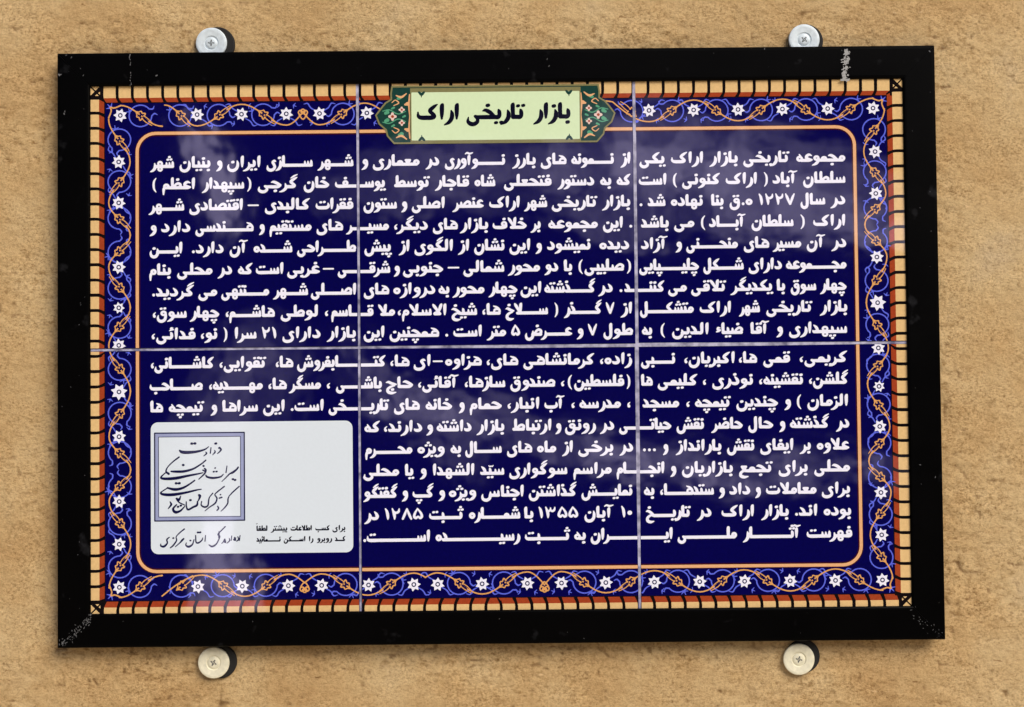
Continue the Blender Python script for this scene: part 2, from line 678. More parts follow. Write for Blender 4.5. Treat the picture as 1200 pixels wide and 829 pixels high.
def circ(cx, cy, r, n=16, a0=0.0, ry=None):
    a = np.linspace(0, 2 * math.pi, n, endpoint=False) + a0
    return np.column_stack([cx + r * np.cos(a), cy + (ry or r) * np.sin(a)])


# ------------------------------------------------------------------ a heavy Persian headline hand
# each letter form: advance, strokes of (x, y up, pen width); joins run along the base line
B = 1.8
PW = 3.7
LET = {
    # letter: (rasm, dots above, dots below, joins to the left)
    'ا': ('alef', 0, 0, 0), 'آ': ('alefmadda', 0, 0, 0), 'ب': ('beh', 0, 1, 1), 'پ': ('beh', 0, 3, 1), 'ت': ('beh', 2, 0, 1),
    'ث': ('beh', 3, 0, 1), 'ج': ('jeem', 0, 1, 1), 'چ': ('jeem', 0, 3, 1), 'ح': ('jeem', 0, 0, 1), 'خ': ('jeem', 1, 0, 1),
    'د': ('dal', 0, 0, 0), 'ذ': ('dal', 1, 0, 0), 'ر': ('reh', 0, 0, 0), 'ز': ('reh', 1, 0, 0), 'ژ': ('reh', 3, 0, 0),
    'س': ('seen', 0, 0, 1), 'ش': ('seen', 3, 0, 1), 'ص': ('sad', 0, 0, 1), 'ض': ('sad', 1, 0, 1), 'ط': ('tah', 0, 0, 1),
    'ظ': ('tah', 1, 0, 1), 'ع': ('ain', 0, 0, 1), 'غ': ('ain', 1, 0, 1), 'ف': ('feh', 1, 0, 1), 'ق': ('qaf', 2, 0, 1),
    'ک': ('kaf', 0, 0, 1), 'گ': ('gaf', 0, 0, 1), 'ل': ('lam', 0, 0, 1), 'م': ('meem', 0, 0, 1), 'ن': ('noon', 1, 0, 1),
    'و': ('waw', 0, 0, 0), 'ه': ('heh', 0, 0, 1), 'ی': ('yeh', 0, 2, 1), 'ئ': ('yeh', 9, 0, 1), 'ﻻ': ('lamalef', 0, 0, 0)}


def base(x0, x1):
    return [(x0, B, PW), (x1, B, PW)]


BOWL = [(9.4, 5.4, 1.6), (9.3, 2.2, 3.2), (8.4, -2.0, 3.5), (5.2, -4.0, 3.7), (2.2, -2.9, 3.3), (1.2, 0.2, 2.6), (1.7, 3.0, 1.0)]
BEHB = [(7.5, 1.7, 3.9), (3.2, 1.9, 3.6), (1.4, 3.4, 2.8), (1.2, 6.4, 1.2)]
HOOK = [(7.9, 3.0, 2.0), (4.4, 1.5, 2.8), (1.9, -1.2, 3.3), (2.3, -4.4, 3.7), (5.5, -5.7, 3.3), (9.2, -4.9, 1.3)]
KTOP = [(8.3, 12.8, 1.1), (5.9, 11.0, 2.9), (3.4, 8.6, 3.4), (2.9, 7.0, 3.2), (5.0, 4.7, 3.4), (6.0, 3.0, 3.4), (4.6, B, PW)]
# (advance, [strokes], x of dots above, y above, x of dots below, y below)
G = {
    'alef0': (5.0, [[(3.2, 13.0, 1.6), (2.5, 11.2, 3.7), (2.4, 5, 3.4), (2.3, 0.9, 1.9)]], 0, 0, 0, 0),
    'alef1': (5.2, [[(2.7, 13.0, 1.6), (2.0, 11.2, 3.7), (2.1, 5, 3.4), (2.5, B, PW)], base(2.2, 5.2)], 0, 0, 0, 0),
    'alefmadda0': (6.4, [[(3.4, 11.4, 1.6), (3.0, 9.6, 3.6), (2.9, 5, 3.3), (2.8, 0.9, 1.9)],
                         [(-1.2, 13.2, 1.2), (0.9, 14.5, 2.2), (3.6, 13.5, 2.4), (7.4, 14.6, 1.2)]], 0, 0, 0, 0),
    'alefmadda1': (6.4, [[(3.4, 11.4, 1.6), (3.0, 9.6, 3.6), (2.9, 5, 3.3), (2.8, 0.9, 1.9)]], 0, 0, 0, 0),
    'beh0': (15, [[(13.4, 7.0, 1.4), (13.8, 4.0, 3.4), (12.0, 2.0, 3.7)] + BEHB], 7.5, 8.2, 7.5, -3.2),
    'beh1': (14, [[(14, B, PW)] + BEHB], 7.2, 8.2, 7.2, -3.2),
    'beh2': (4.8, [[(2.3, 8.0, 1.4), (2.9, 6.3, 3.3), (3.0, 3.4, 3.5), (2, B, PW), (0, B, PW)]], 2.6, 11.0, 2.4, -2.9),
    'beh3': (4.6, [base(0, 4.6), [(1.8, 7.6, 1.4), (2.3, 6.0, 3.0), (2.5, 2.6, 3.3)]], 2.3, 10.8, 2.3, -2.9),
    'jeem2': (9.6, [[(0.6, 7.0, 1.0), (2.7, 7.6, 3.0), (5.6, 6.0, 3.6), (8.6, 3.8, 2.8)], [(0, B, PW), (6, B, PW), (8.6, 3.0, 2.4)]], 4.4, 11.6, 4.2, -3.0),
    'jeem3': (9.8, [[(0.6, 7.0, 1.0), (2.7, 7.6, 3.0), (5.6, 6.0, 3.6), (8.4, 3.4, 2.8)], base(0, 9.8)], 4.4, 11.6, 4.2, -3.0),
    'jeem1': (10, [[(0.4, 6.6, 1.0), (2.6, 7.2, 2.9), (5.4, 5.6, 3.3), (8.2, 3.4, 2.8)], [(10, B, PW), (7.6, 2.2, 3.2)], HOOK], 4.2, 11.2, 6.2, -1.6),
    'jeem0': (10, [[(0.4, 6.6, 1.0), (2.6, 7.2, 2.9), (5.4, 5.6, 3.3), (9.4, 4.4, 2.0)], HOOK], 4.2, 11.2, 6.2, -1.6),
    'dal0': (8.2, [[(3.6, 9.4, 1.4), (5.4, 6.8, 3.3), (6.3, 3.9, 3.8), (5, B, PW), (1.8, 1.7, 3.3), (0.6, 3.3, 1.2)]], 3.6, 12.2, 0, 0),
    'dal1': (7.6, [[(1.4, 9.4, 1.4), (3.4, 7.2, 3.3), (4.6, 4.4, 3.5), (4.4, 2, 3.6)], [(7.6, B, PW), (3, B, PW), (1.2, 1.7, 3.0), (0.4, 3.2, 1.2)]], 2.0, 12.6, 0, 0),
    'reh0': (6.0, [[(4.3, 7.4, 1.4), (4.9, 4.7, 3.4), (4.6, 1.2, 3.7), (2.6, -2.2, 3.2), (-0.7, -4.3, 1.2)]], 3.4, 10.6, 0, 0),
    'reh1': (5.4, [[(5.4, B, PW), (4.4, 1.6, 3.7), (3.2, -1.0, 3.5), (1.0, -3.2, 2.7), (-1.6, -4.3, 1.2)], [(3.4, 5.4, 1.4), (4.0, 2, 3.4)]], 2.8, 9.6, 0, 0),
    'seen2': (12.4, [base(0, 10.4), [(10.4, 7.4, 1.4), (10.5, 5.6, 2.9), (10.4, 2, 3.5)], [(6.5, 6.4, 1.3), (6.7, 4.8, 2.4), (6.6, 2, 3)],
                     [(2.9, 6.4, 1.3), (3.1, 4.8, 2.4), (3.0, 2, 3)]], 6.6, 10.6, 0, 0),
    'seen3': (12.2, [base(0, 12.2), [(9.8, 7.2, 1.4), (10.0, 5.5, 2.8), (9.9, 2, 3.2)], [(6.2, 6.4, 1.3), (6.4, 4.8, 2.4), (6.3, 2, 3)],
                     [(2.7, 6.4, 1.3), (2.9, 4.8, 2.4), (2.8, 2, 3)]], 6.4, 10.6, 0, 0),
    'seen1': (19.6, [base(9.4, 19.6), [(17.2, 7.0, 1.3), (17.4, 5.3, 2.6), (17.3, 2, 3.2)], [(13.4, 6.2, 1.3), (13.6, 4.8, 2.4), (13.5, 2, 3)], BOWL], 13.4, 10.4, 0, 0),
    'seen0': (19.4, [base(9.4, 17.4), [(17.2, 7.2, 1.3), (17.4, 5.3, 2.8), (17.2, 2, 3.5)], [(13.4, 6.2, 1.3), (13.6, 4.8, 2.4), (13.5, 2, 3)], BOWL], 13.4, 10.4, 0, 0),
    'sad2': (14.6, [base(0, 12.4), [(4.9, 2, 2.6), (7.2, 5.4, 2.8), (10.2, 7.3, 3.1), (12.8, 5.7, 3.3), (12.2, 2.5, 3.3)], [(2.6, 6.8, 1.4), (2.8, 5, 2.8), (2.8, 2, 3.2)]], 8.6, 11.6, 0, 0),
    'sad3': (14.8, [base(0, 14.8), [(4.9, 2, 2.6), (7.2, 5.4, 2.8), (10.2, 7.3, 3.1), (12.8, 5.7, 3.3), (12.2, 2.5, 3.3)], [(2.6, 6.8, 1.4), (2.8, 5, 2.8), (2.8, 2, 3.2)]], 8.6, 11.6, 0, 0),
    'sad0': (20.6, [base(9.2, 18.4), [(10.9, 2, 2.6), (13.2, 5.4, 2.8), (16.2, 7.3, 3.1), (18.8, 5.7, 3.3), (18.2, 2.5, 3.3)], BOWL], 14.6, 11.6, 0, 0),
    'tah2': (11.6, [base(0, 9.6), [(3.4, 2, 2.6), (5.6, 5.4, 2.8), (8.2, 6.8, 3.1), (10.2, 5.2, 3.2), (9.6, 2.4, 3.4)], [(3.0, 13.4, 1.6), (2.4, 11.4, 3.5), (2.6, 2, 3.2)]], 7.6, 11.4, 0, 0),
    'ain2': (8.8, [[(8.0, 7.4, 1.3), (5.6, 8.4, 3.0), (3.2, 6.8, 3.4), (3.0, 4.6, 3.4), (5.2, 3.2, 3.2), (8.3, 2.5, 1.8)], [(0, B, PW), (5.4, B, PW), (8.2, 2.3, 2.2)]], 5.0, 12.2, 0, 0),
    'ain3': (7.8, [base(0, 7.8), [(1.8, 6.7, 2.4), (6.0, 6.7, 2.4)], [(1.8, 6.5, 2.6), (4.1, 2.4, 2.8)], [(6.0, 6.5, 2.6), (3.7, 2.4, 2.8)]], 3.9, 10.8, 0, 0),
    'ain1': (9.4, [[(9.4, B, PW), (6, B, 3.2)], [(3.2, 6.7, 2.4), (7.2, 6.7, 2.4)], [(3.2, 6.5, 2.6), (5.2, 2.4, 2.8)], [(7.2, 6.5, 2.6), (4.8, 2.0, 2.8)],
                   [(5.4, 2.4, 3.0), (2.3, -0.6, 3.3), (2.3, -4.2, 3.7), (5.5, -5.6, 3.3), (9.0, -4.8, 1.3)]], 5, 10, 0, 0),
    'feh2': (7.6, [[(0, B, PW), (4.4, B, PW), (6.2, 2.9, 3.2), (6.4, 5.2, 2.7)], ring(4.3, 5.9, 2.1, 1.9, 2.7)], 4.3, 11.6, 0, 0),
    'feh3': (7.2, [base(0, 7.2), ring(3.6, 5.3, 2.2, 2.0, 2.8)], 3.6, 11.2, 0, 0),
    'feh1': (16.4, [[(16.4, B, PW)] + BEHB, ring(12.4, 5.4, 2.2, 2.0, 2.8)], 12.4, 11.2, 0, 0),
    'feh0': (16.4, [[(14.7, 5.4, 2.8), (14.4, 2.8, 3.3), (11.6, 1.8, 3.7)] + BEHB, ring(12.6, 5.9, 2.1, 1.9, 2.7)], 12.6, 11.6, 0, 0),
    'qaf0': (11.6, [[(9.4, 4.8, 2.6)] + BOWL[1:], ring(7.2, 5.4, 2.1, 1.9, 2.7)], 6.6, 10.8, 0, 0),
    'qaf1': (11.8, [[(11.8, B, PW), (9.0, B, 3.4)], BOWL[1:], ring(7.4, 5.0, 2.1, 1.9, 2.7)], 6.6, 10.4, 0, 0),
    'kaf2': (9.2, [KTOP + [(0, B, PW)]], 0, 0, 0, 0),
    'kaf3': (9.0, [KTOP, base(0, 9.0)], 0, 0, 0, 0),
    'kaf0': (16.4, [[(x + 7.2, y, w) for x, y, w in KTOP] + BEHB], 0, 0, 0, 0),
    'gaf2': (9.6, [KTOP + [(0, B, PW)], [(8.6, 16.2, 1.0), (5.6, 14.2, 2.2), (3.0, 12.0, 1.3)]], 0, 0, 0, 0),
    'gaf3': (9.4, [KTOP, base(0, 9.4), [(8.6, 16.2, 1.0), (5.6, 14.2, 2.2), (3.0, 12.0, 1.3)]], 0, 0, 0, 0),
    'lam2': (5.0, [[(3.5, 13.4, 1.6), (2.8, 11.6, 3.7), (2.8, 4, 3.5), (2, B, PW), (0, B, PW)]], 0, 0, 0, 0),
    'lam3': (5.0, [[(3.2, 13.4, 1.6), (2.5, 11.6, 3.7), (2.5, 2, 3.5)], base(0, 5.0)], 0, 0, 0, 0),
    'lam0': (9.8, [[(8.0, 13.4, 1.6), (7.3, 11.6, 3.7), (7.4, 3, 3.5), (6.8, -1.8, 3.5), (4.3, -3.6, 3.7), (1.9, -2.3, 3.3), (1.1, 0.8, 2.3), (1.5, 3, 1)]], 0, 0, 0, 0),
    'lam1': (10.0, [[(8.0, 13.4, 1.6), (7.3, 11.6, 3.7), (7.4, 3, 3.5), (6.8, -1.8, 3.5), (4.3, -3.6, 3.7), (1.9, -2.3, 3.3), (1.1, 0.8, 2.3), (1.5, 3, 1)], base(7.2, 10)], 0, 0, 0, 0),
    'lamalef0': (10.4, [[(0.9, 12.8, 1.5), (2.2, 10.6, 3.5), (5.4, 5.6, 3.2), (7.6, B, 3.4)], [(9.6, 13.2, 1.6), (8.8, 11.2, 3.6), (6.6, 5.2, 3.2), (2.6, 2.0, 3.4), (4.8, 1.7, 3.5), (7.8, B, 3.5)]], 0, 0, 0, 0),
    'lamalef1': (10.8, [[(0.9, 12.8, 1.5), (2.2, 10.6, 3.5), (5.2, 5.6, 3.2), (7.2, B, 3.4)], [(8.6, 13.2, 1.6), (7.9, 11.2, 3.6), (7.4, 5.2, 3.4), (6.6, B, 3.4), (4.0, 1.7, 3.4)], base(6.0, 10.8)], 0, 0, 0, 0),
    'meem2': (7.4, [[(0, B, PW), (4.4, B, PW)], ring(4.3, 4.0, 1.9, 2.0, 3.0)], 0, 0, 0, 0),
    'meem3': (7.2, [base(0, 7.2), ring(3.6, 3.4, 1.9, 1.8, 3.0)], 0, 0, 0, 0),
    'meem1': (7.4, [[(7.4, B, PW), (5, 2, PW)], ring(4.0, 3.4, 1.9, 1.9, 3.0), [(2.4, 2.8, 3.0), (1.4, -0.6, 3.2), (1.2, -6.0, 1.8)]], 0, 0, 0, 0),
    'meem0': (7.4, [ring(4.4, 3.6, 1.9, 2.0, 3.0), [(2.8, 2.8, 3.0), (1.5, -0.4, 3.2), (1.3, -6.0, 1.8)]], 0, 0, 0, 0),
    'noon0': (11.6, [[(9.4, 7.6, 1.4), (9.9, 4.6, 3.2), (9.5, 0.4, 3.5), (7.6, -2.8, 3.7), (4.7, -3.8, 3.7), (2.1, -2.5, 3.3), (1.2, 0.6, 2.6), (1.7, 3.4, 1)]], 5.4, 6.2, 0, 0),
    'noon1': (11.8, [base(9.4, 11.8), [(9.0, 5.4, 1.4), (9.6, 2.6, 3.3), (9.0, -0.8, 3.5), (7.2, -3.2, 3.7), (4.5, -3.9, 3.7), (2.1, -2.6, 3.3), (1.2, 0.5, 2.6), (1.7, 3.2, 1)]], 5.2, 6.0, 0, 0),
    'waw0': (7.6, [ring(4.4, 5.0, 1.9, 1.9, 2.8), [(6.4, 4.8, 2.8), (6.0, 1.3, 3.5), (3.8, -2.0, 3.3), (0.1, -4.1, 1.2)]], 0, 0, 0, 0),
    'waw1': (7.8, [base(5, 7.8), ring(4.0, 4.4, 1.9, 1.9, 2.8), [(6.0, 4.0, 2.8), (5.6, 1.0, 3.5), (3.5, -2.1, 3.3), (-0.1, -4.1, 1.2)]], 0, 0, 0, 0),
    'heh2': (10.0, [base(0, 8.6), [(8.6, 2, 3.3), (9.0, 5.2, 2.9), (6.4, 8.4, 3.0), (2.8, 10.2, 1.4)], [(7.8, 6.4, 2.3), (4.2, 6.2, 2.5), (3.2, 3.0, 2.7)]], 0, 0, 0, 0),
    'heh3': (9.4, [base(0, 9.4), ring(4.6, 5.0, 2.2, 2.2, 2.6), ring(4.6, -1.2, 2.1, 1.9, 2.5)], 0, 0, 0, 0),
    'heh1': (7.2, [[(7.2, B, PW), (5.4, B, PW)], ring(3.5, 3.7, 2.1, 2.1, 2.9), [(3.2, 8.8, 1.4), (4.2, 6.6, 2.6)]], 0, 0, 0, 0),
    'heh0': (7.6, [ring(3.8, 3.9, 2.2, 2.3, 3.1)], 0, 0, 0, 0),
    'yeh1': (11.4, [[(11.4, B, PW), (8.4, 1.9, 3.3), (6.4, 2.6, 2.4), (8.0, 0.6, 2.8), (8.0, -2.0, 3.3), (5.6, -3.9, 3.6), (3.0, -3.6, 3.7), (1.2, -1.6, 2.9), (1.5, 1.8, 1.0)]], 5, 9, 0, 0),
    'yeh0': (12.0, [[(11.0, 6.6, 1.3), (9.4, 7.2, 2.9), (7.6, 5.5, 3.3), (8.9, 2.9, 3.3), (9.8, 0, 3.3), (8.2, -2.8, 3.5), (4.7, -3.8, 3.7), (1.8, -2.4, 3.3), (1.3, 1.4, 1.3)]], 5, 9, 0, 0),
    'hamza': (6.0, [[(4.8, 7.2, 1.4), (2.6, 7.3, 2.4), (2.2, 5.2, 2.4), (4.6, 4.6, 2.4)], [(0.8, 2.6, 1.3), (3.0, 3.4, 2.2), (5.2, 4.6, 1.8)]], 0, 0, 0, 0),
    '۰': (6.4, [ring(3.2, 5.4, 1.0, 1.0, 3.2)], 0, 0, 0, 0),
    '۱': (6.4, [[(1.5, 12.8, 1.6), (2.9, 9.2, 3.2), (3.6, 4, 3.2), (3.6, 0.8, 1.6)]], 0, 0, 0, 0),
    '۲': (9.4, [[(1.2, 12.8, 1.6), (2.6, 8, 3.2), (3.2, 4, 3.2), (3.2, 0.8, 1.6)], [(2.2, 9.4, 2.6), (4.4, 8.0, 2.8), (6.8, 9.4, 2.8), (7.4, 12.6, 1.4)]], 0, 0, 0, 0),
    '۳': (11.6, [[(1.2, 12.8, 1.6), (2.6, 8, 3.2), (3.2, 4, 3.2), (3.2, 0.8, 1.6)], [(2.2, 9.4, 2.4), (3.9, 8.2, 2.4), (5.4, 9.6, 2.4), (5.6, 12.0, 1.4)],
                 [(5.4, 9.6, 2.4), (7.2, 8.2, 2.6), (9.0, 9.6, 2.6), (9.6, 12.6, 1.4)]], 0, 0, 0, 0),
    '۵': (10.0, [[(4.6, 12.6, 1.8), (2.4, 7.6, 2.7), (1.6, 3.4, 3.1), (3.2, 1.8, 3.0), (5.0, 3.4, 2.2), (6.8, 1.8, 3.0), (8.4, 3.4, 3.1), (7.6, 7.4, 2.7), (4.9, 12.2, 1.8)]], 0, 0, 0, 0),
    '۷': (9.8, [[(0.9, 12.8, 1.5), (2.4, 8.4, 3.2), (4.7, 1.0, 2.4)], [(8.8, 12.8, 1.5), (7.2, 8.4, 3.0), (5.1, 1.0, 2.4)]], 0, 0, 0, 0),
    '۸': (9.8, [[(4.9, 12.4, 1.9), (2.7, 5.4, 3.0), (1.2, 0.9, 2.4)], [(5.0, 12.4, 1.9), (7.1, 5.4, 3.0), (8.7, 0.9, 2.4)]], 0, 0, 0, 0),
    ')': (5.2, [[(1.2, 13.2, 1.0), (3.0, 9.6, 2.3), (3.5, 5, 2.6), (3.0, 0.4, 2.3), (1.2, -3.2, 1.0)]], 0, 0, 0, 0),
    '(': (5.2, [[(4.0, 13.2, 1.0), (2.2, 9.6, 2.3), (1.7, 5, 2.6), (2.2, 0.4, 2.3), (4.0, -3.2, 1.0)]], 0, 0, 0, 0),
    '.': (4.4, [[(2.2, 1.7, 3.4), (2.21, 1.7, 3.4)]], 0, 0, 0, 0),
    '،': (4.6, [[(2.2, 1.9, 3.4), (1.6, 3.4, 2.4), (1.9, 4.8, 1.8), (3.4, 6.4, 0.8)]], 0, 0, 0, 0),
    '–': (14.0, [[(0.9, 5.4, 1.9), (13.1, 5.4, 1.9)]], 0, 0, 0, 0),
}
for k_ in ('tah',):
    G['tah3'] = (11.6, [base(0, 11.6)] + G['tah2'][1][1:], 7.6, 11.4, 0, 0)
    G['tah1'] = (11.6, [base(0.8, 11.6)] + G['tah2'][1][1:], 7.6, 11.4, 0, 0)
    G['tah0'] = (11.6, [base(0.8, 9.6)] + G['tah2'][1][1:], 7.6, 11.4, 0, 0)
G['qaf2'], G['qaf3'] = G['feh2'], G['feh3']
G['noon2'], G['noon3'], G['yeh2'], G['yeh3'] = G['beh2'], G['beh3'], G['beh2'], G['beh3']
G['sad1'] = G['sad0']
DOTR = 3.0


def dots(n, x, y, up):
    s = 1 if up else -1
    if n == 1:
        c = [(x, y)]
    elif n == 2:
        c = [(x - 1.9, y), (x + 1.9, y + 0.3)]
    elif n == 3:
        c = [(x - 1.9, y - 0.2), (x + 1.9, y), (x, y + s * 2.9)]
    else:
        return [[(x + 1.6, y + 2.2, 1.2), (x, y + 2.3, 1.8), (x - 0.4, y + 0.8, 1.8), (x + 1.4, y + 0.4, 1.7)], [(x - 1.6, y - 0.9, 1.1), (x + 2.0, y + 0.4, 1.6)]]
    r = DOTR if n == 1 else DOTR - 0.4
    return [[(p - 0.45, q - 0.1, r), (p + 0.45, q + 0.1, r)] for p, q in c]


def word_strokes(word):
    """-> list of (strokes relative to cursor), kashida count; laid out right to left, right edge at 0"""
    word = word.replace('لا', 'ﻻ')
    pieces = []                                     # (advance, strokes) or 'k'
    n = len(word)
    for i, ch in enumerate(word):
        if ch == 'ـ':
            pieces.append('k')
            continue
        if ch == 'ّ':
            pieces.append('shadda')
            continue
        if ch in LET:
            rasm, up, dn, jl = LET[ch]
            pv = word[i - 1] if i else ''
            j = i + 1
            while j < n and word[j] == 'ّ':
                j += 1
            nx = word[j] if j < n else ''
            if pv == 'ّ':
                pv = word[i - 2]
            prev = pv == 'ـ' or (pv in LET and LET[pv][3])
            nxt = bool(jl) and (nx == 'ـ' or nx in LET)
            form = (3 if nxt else 1) if prev else (2 if nxt else 0)
            key = rasm + str(form)
            adv, st, ux, uy, bx, by = G[key]
            st = [list(map(tuple, s)) for s in st]
            if up:
                if up == 3 and rasm == 'seen':
                    st = st + dots(3, ux, uy - 0.6, True)
                else:
                    st = st + dots(up, ux, uy, True)
            if dn and not (rasm == 'yeh' and form in (0, 1)):
                st = st + dots(dn, bx, by, False)
            pieces.append((adv, st))
        elif ch == 'ء':
            pieces.append((G['hamza'][0], [list(s) for s in G['hamza'][1]]))
        else:
            pieces.append((G[ch][0], [list(map(tuple, s)) for s in G[ch][1]]))
    return pieces


def lay(ink, word, xr, xl, vb, k=1.0):
    """set a word with its right edge at u = xr and its left edge at u = xl on base line v = vb"""
    pieces = word_strokes(word)
    nk = sum(1 for p in pieces if p == 'k')

    def run(kash):
        x = 0.0
        out = []
        last = 0
        for p in pieces:
            if p == 'k':
                out.append([(x - kash - 0.3, B, PW), (x + 0.3, B, PW)])
                x -= kash
            elif p == 'shadda':
                out.append([(x + 1.0, 10.6, 1.2), (x + 2.2, 9.4, 1.4), (x + 3.2, 10.4, 1.2), (x + 4.4, 9.6, 1.2), (x + 5.4, 11, 1)])
            else:
                x -= p[0]
                for s in p[1]:
                    out.append([(x + q[0], q[1], q[2]) for q in s])
        return out

    def ext(o):
        return (max(q[0] + q[2] / 2 for s in o for q in s), min(q[0] - q[2] / 2 for s in o for q in s))

    target = (xr - xl) / k
    o = run(0.0)
    a, b = ext(o)
    if nk:
        kash = max(0.5, (target - (a - b)) / nk)
        o = run(kash)
        a, b = ext(o)
    f = target / (a - b)
    for s in o:
        ink.stroke([(xr + (x - a) * f * k, vb - y * k, w * k) for x, y, w in s], 4)


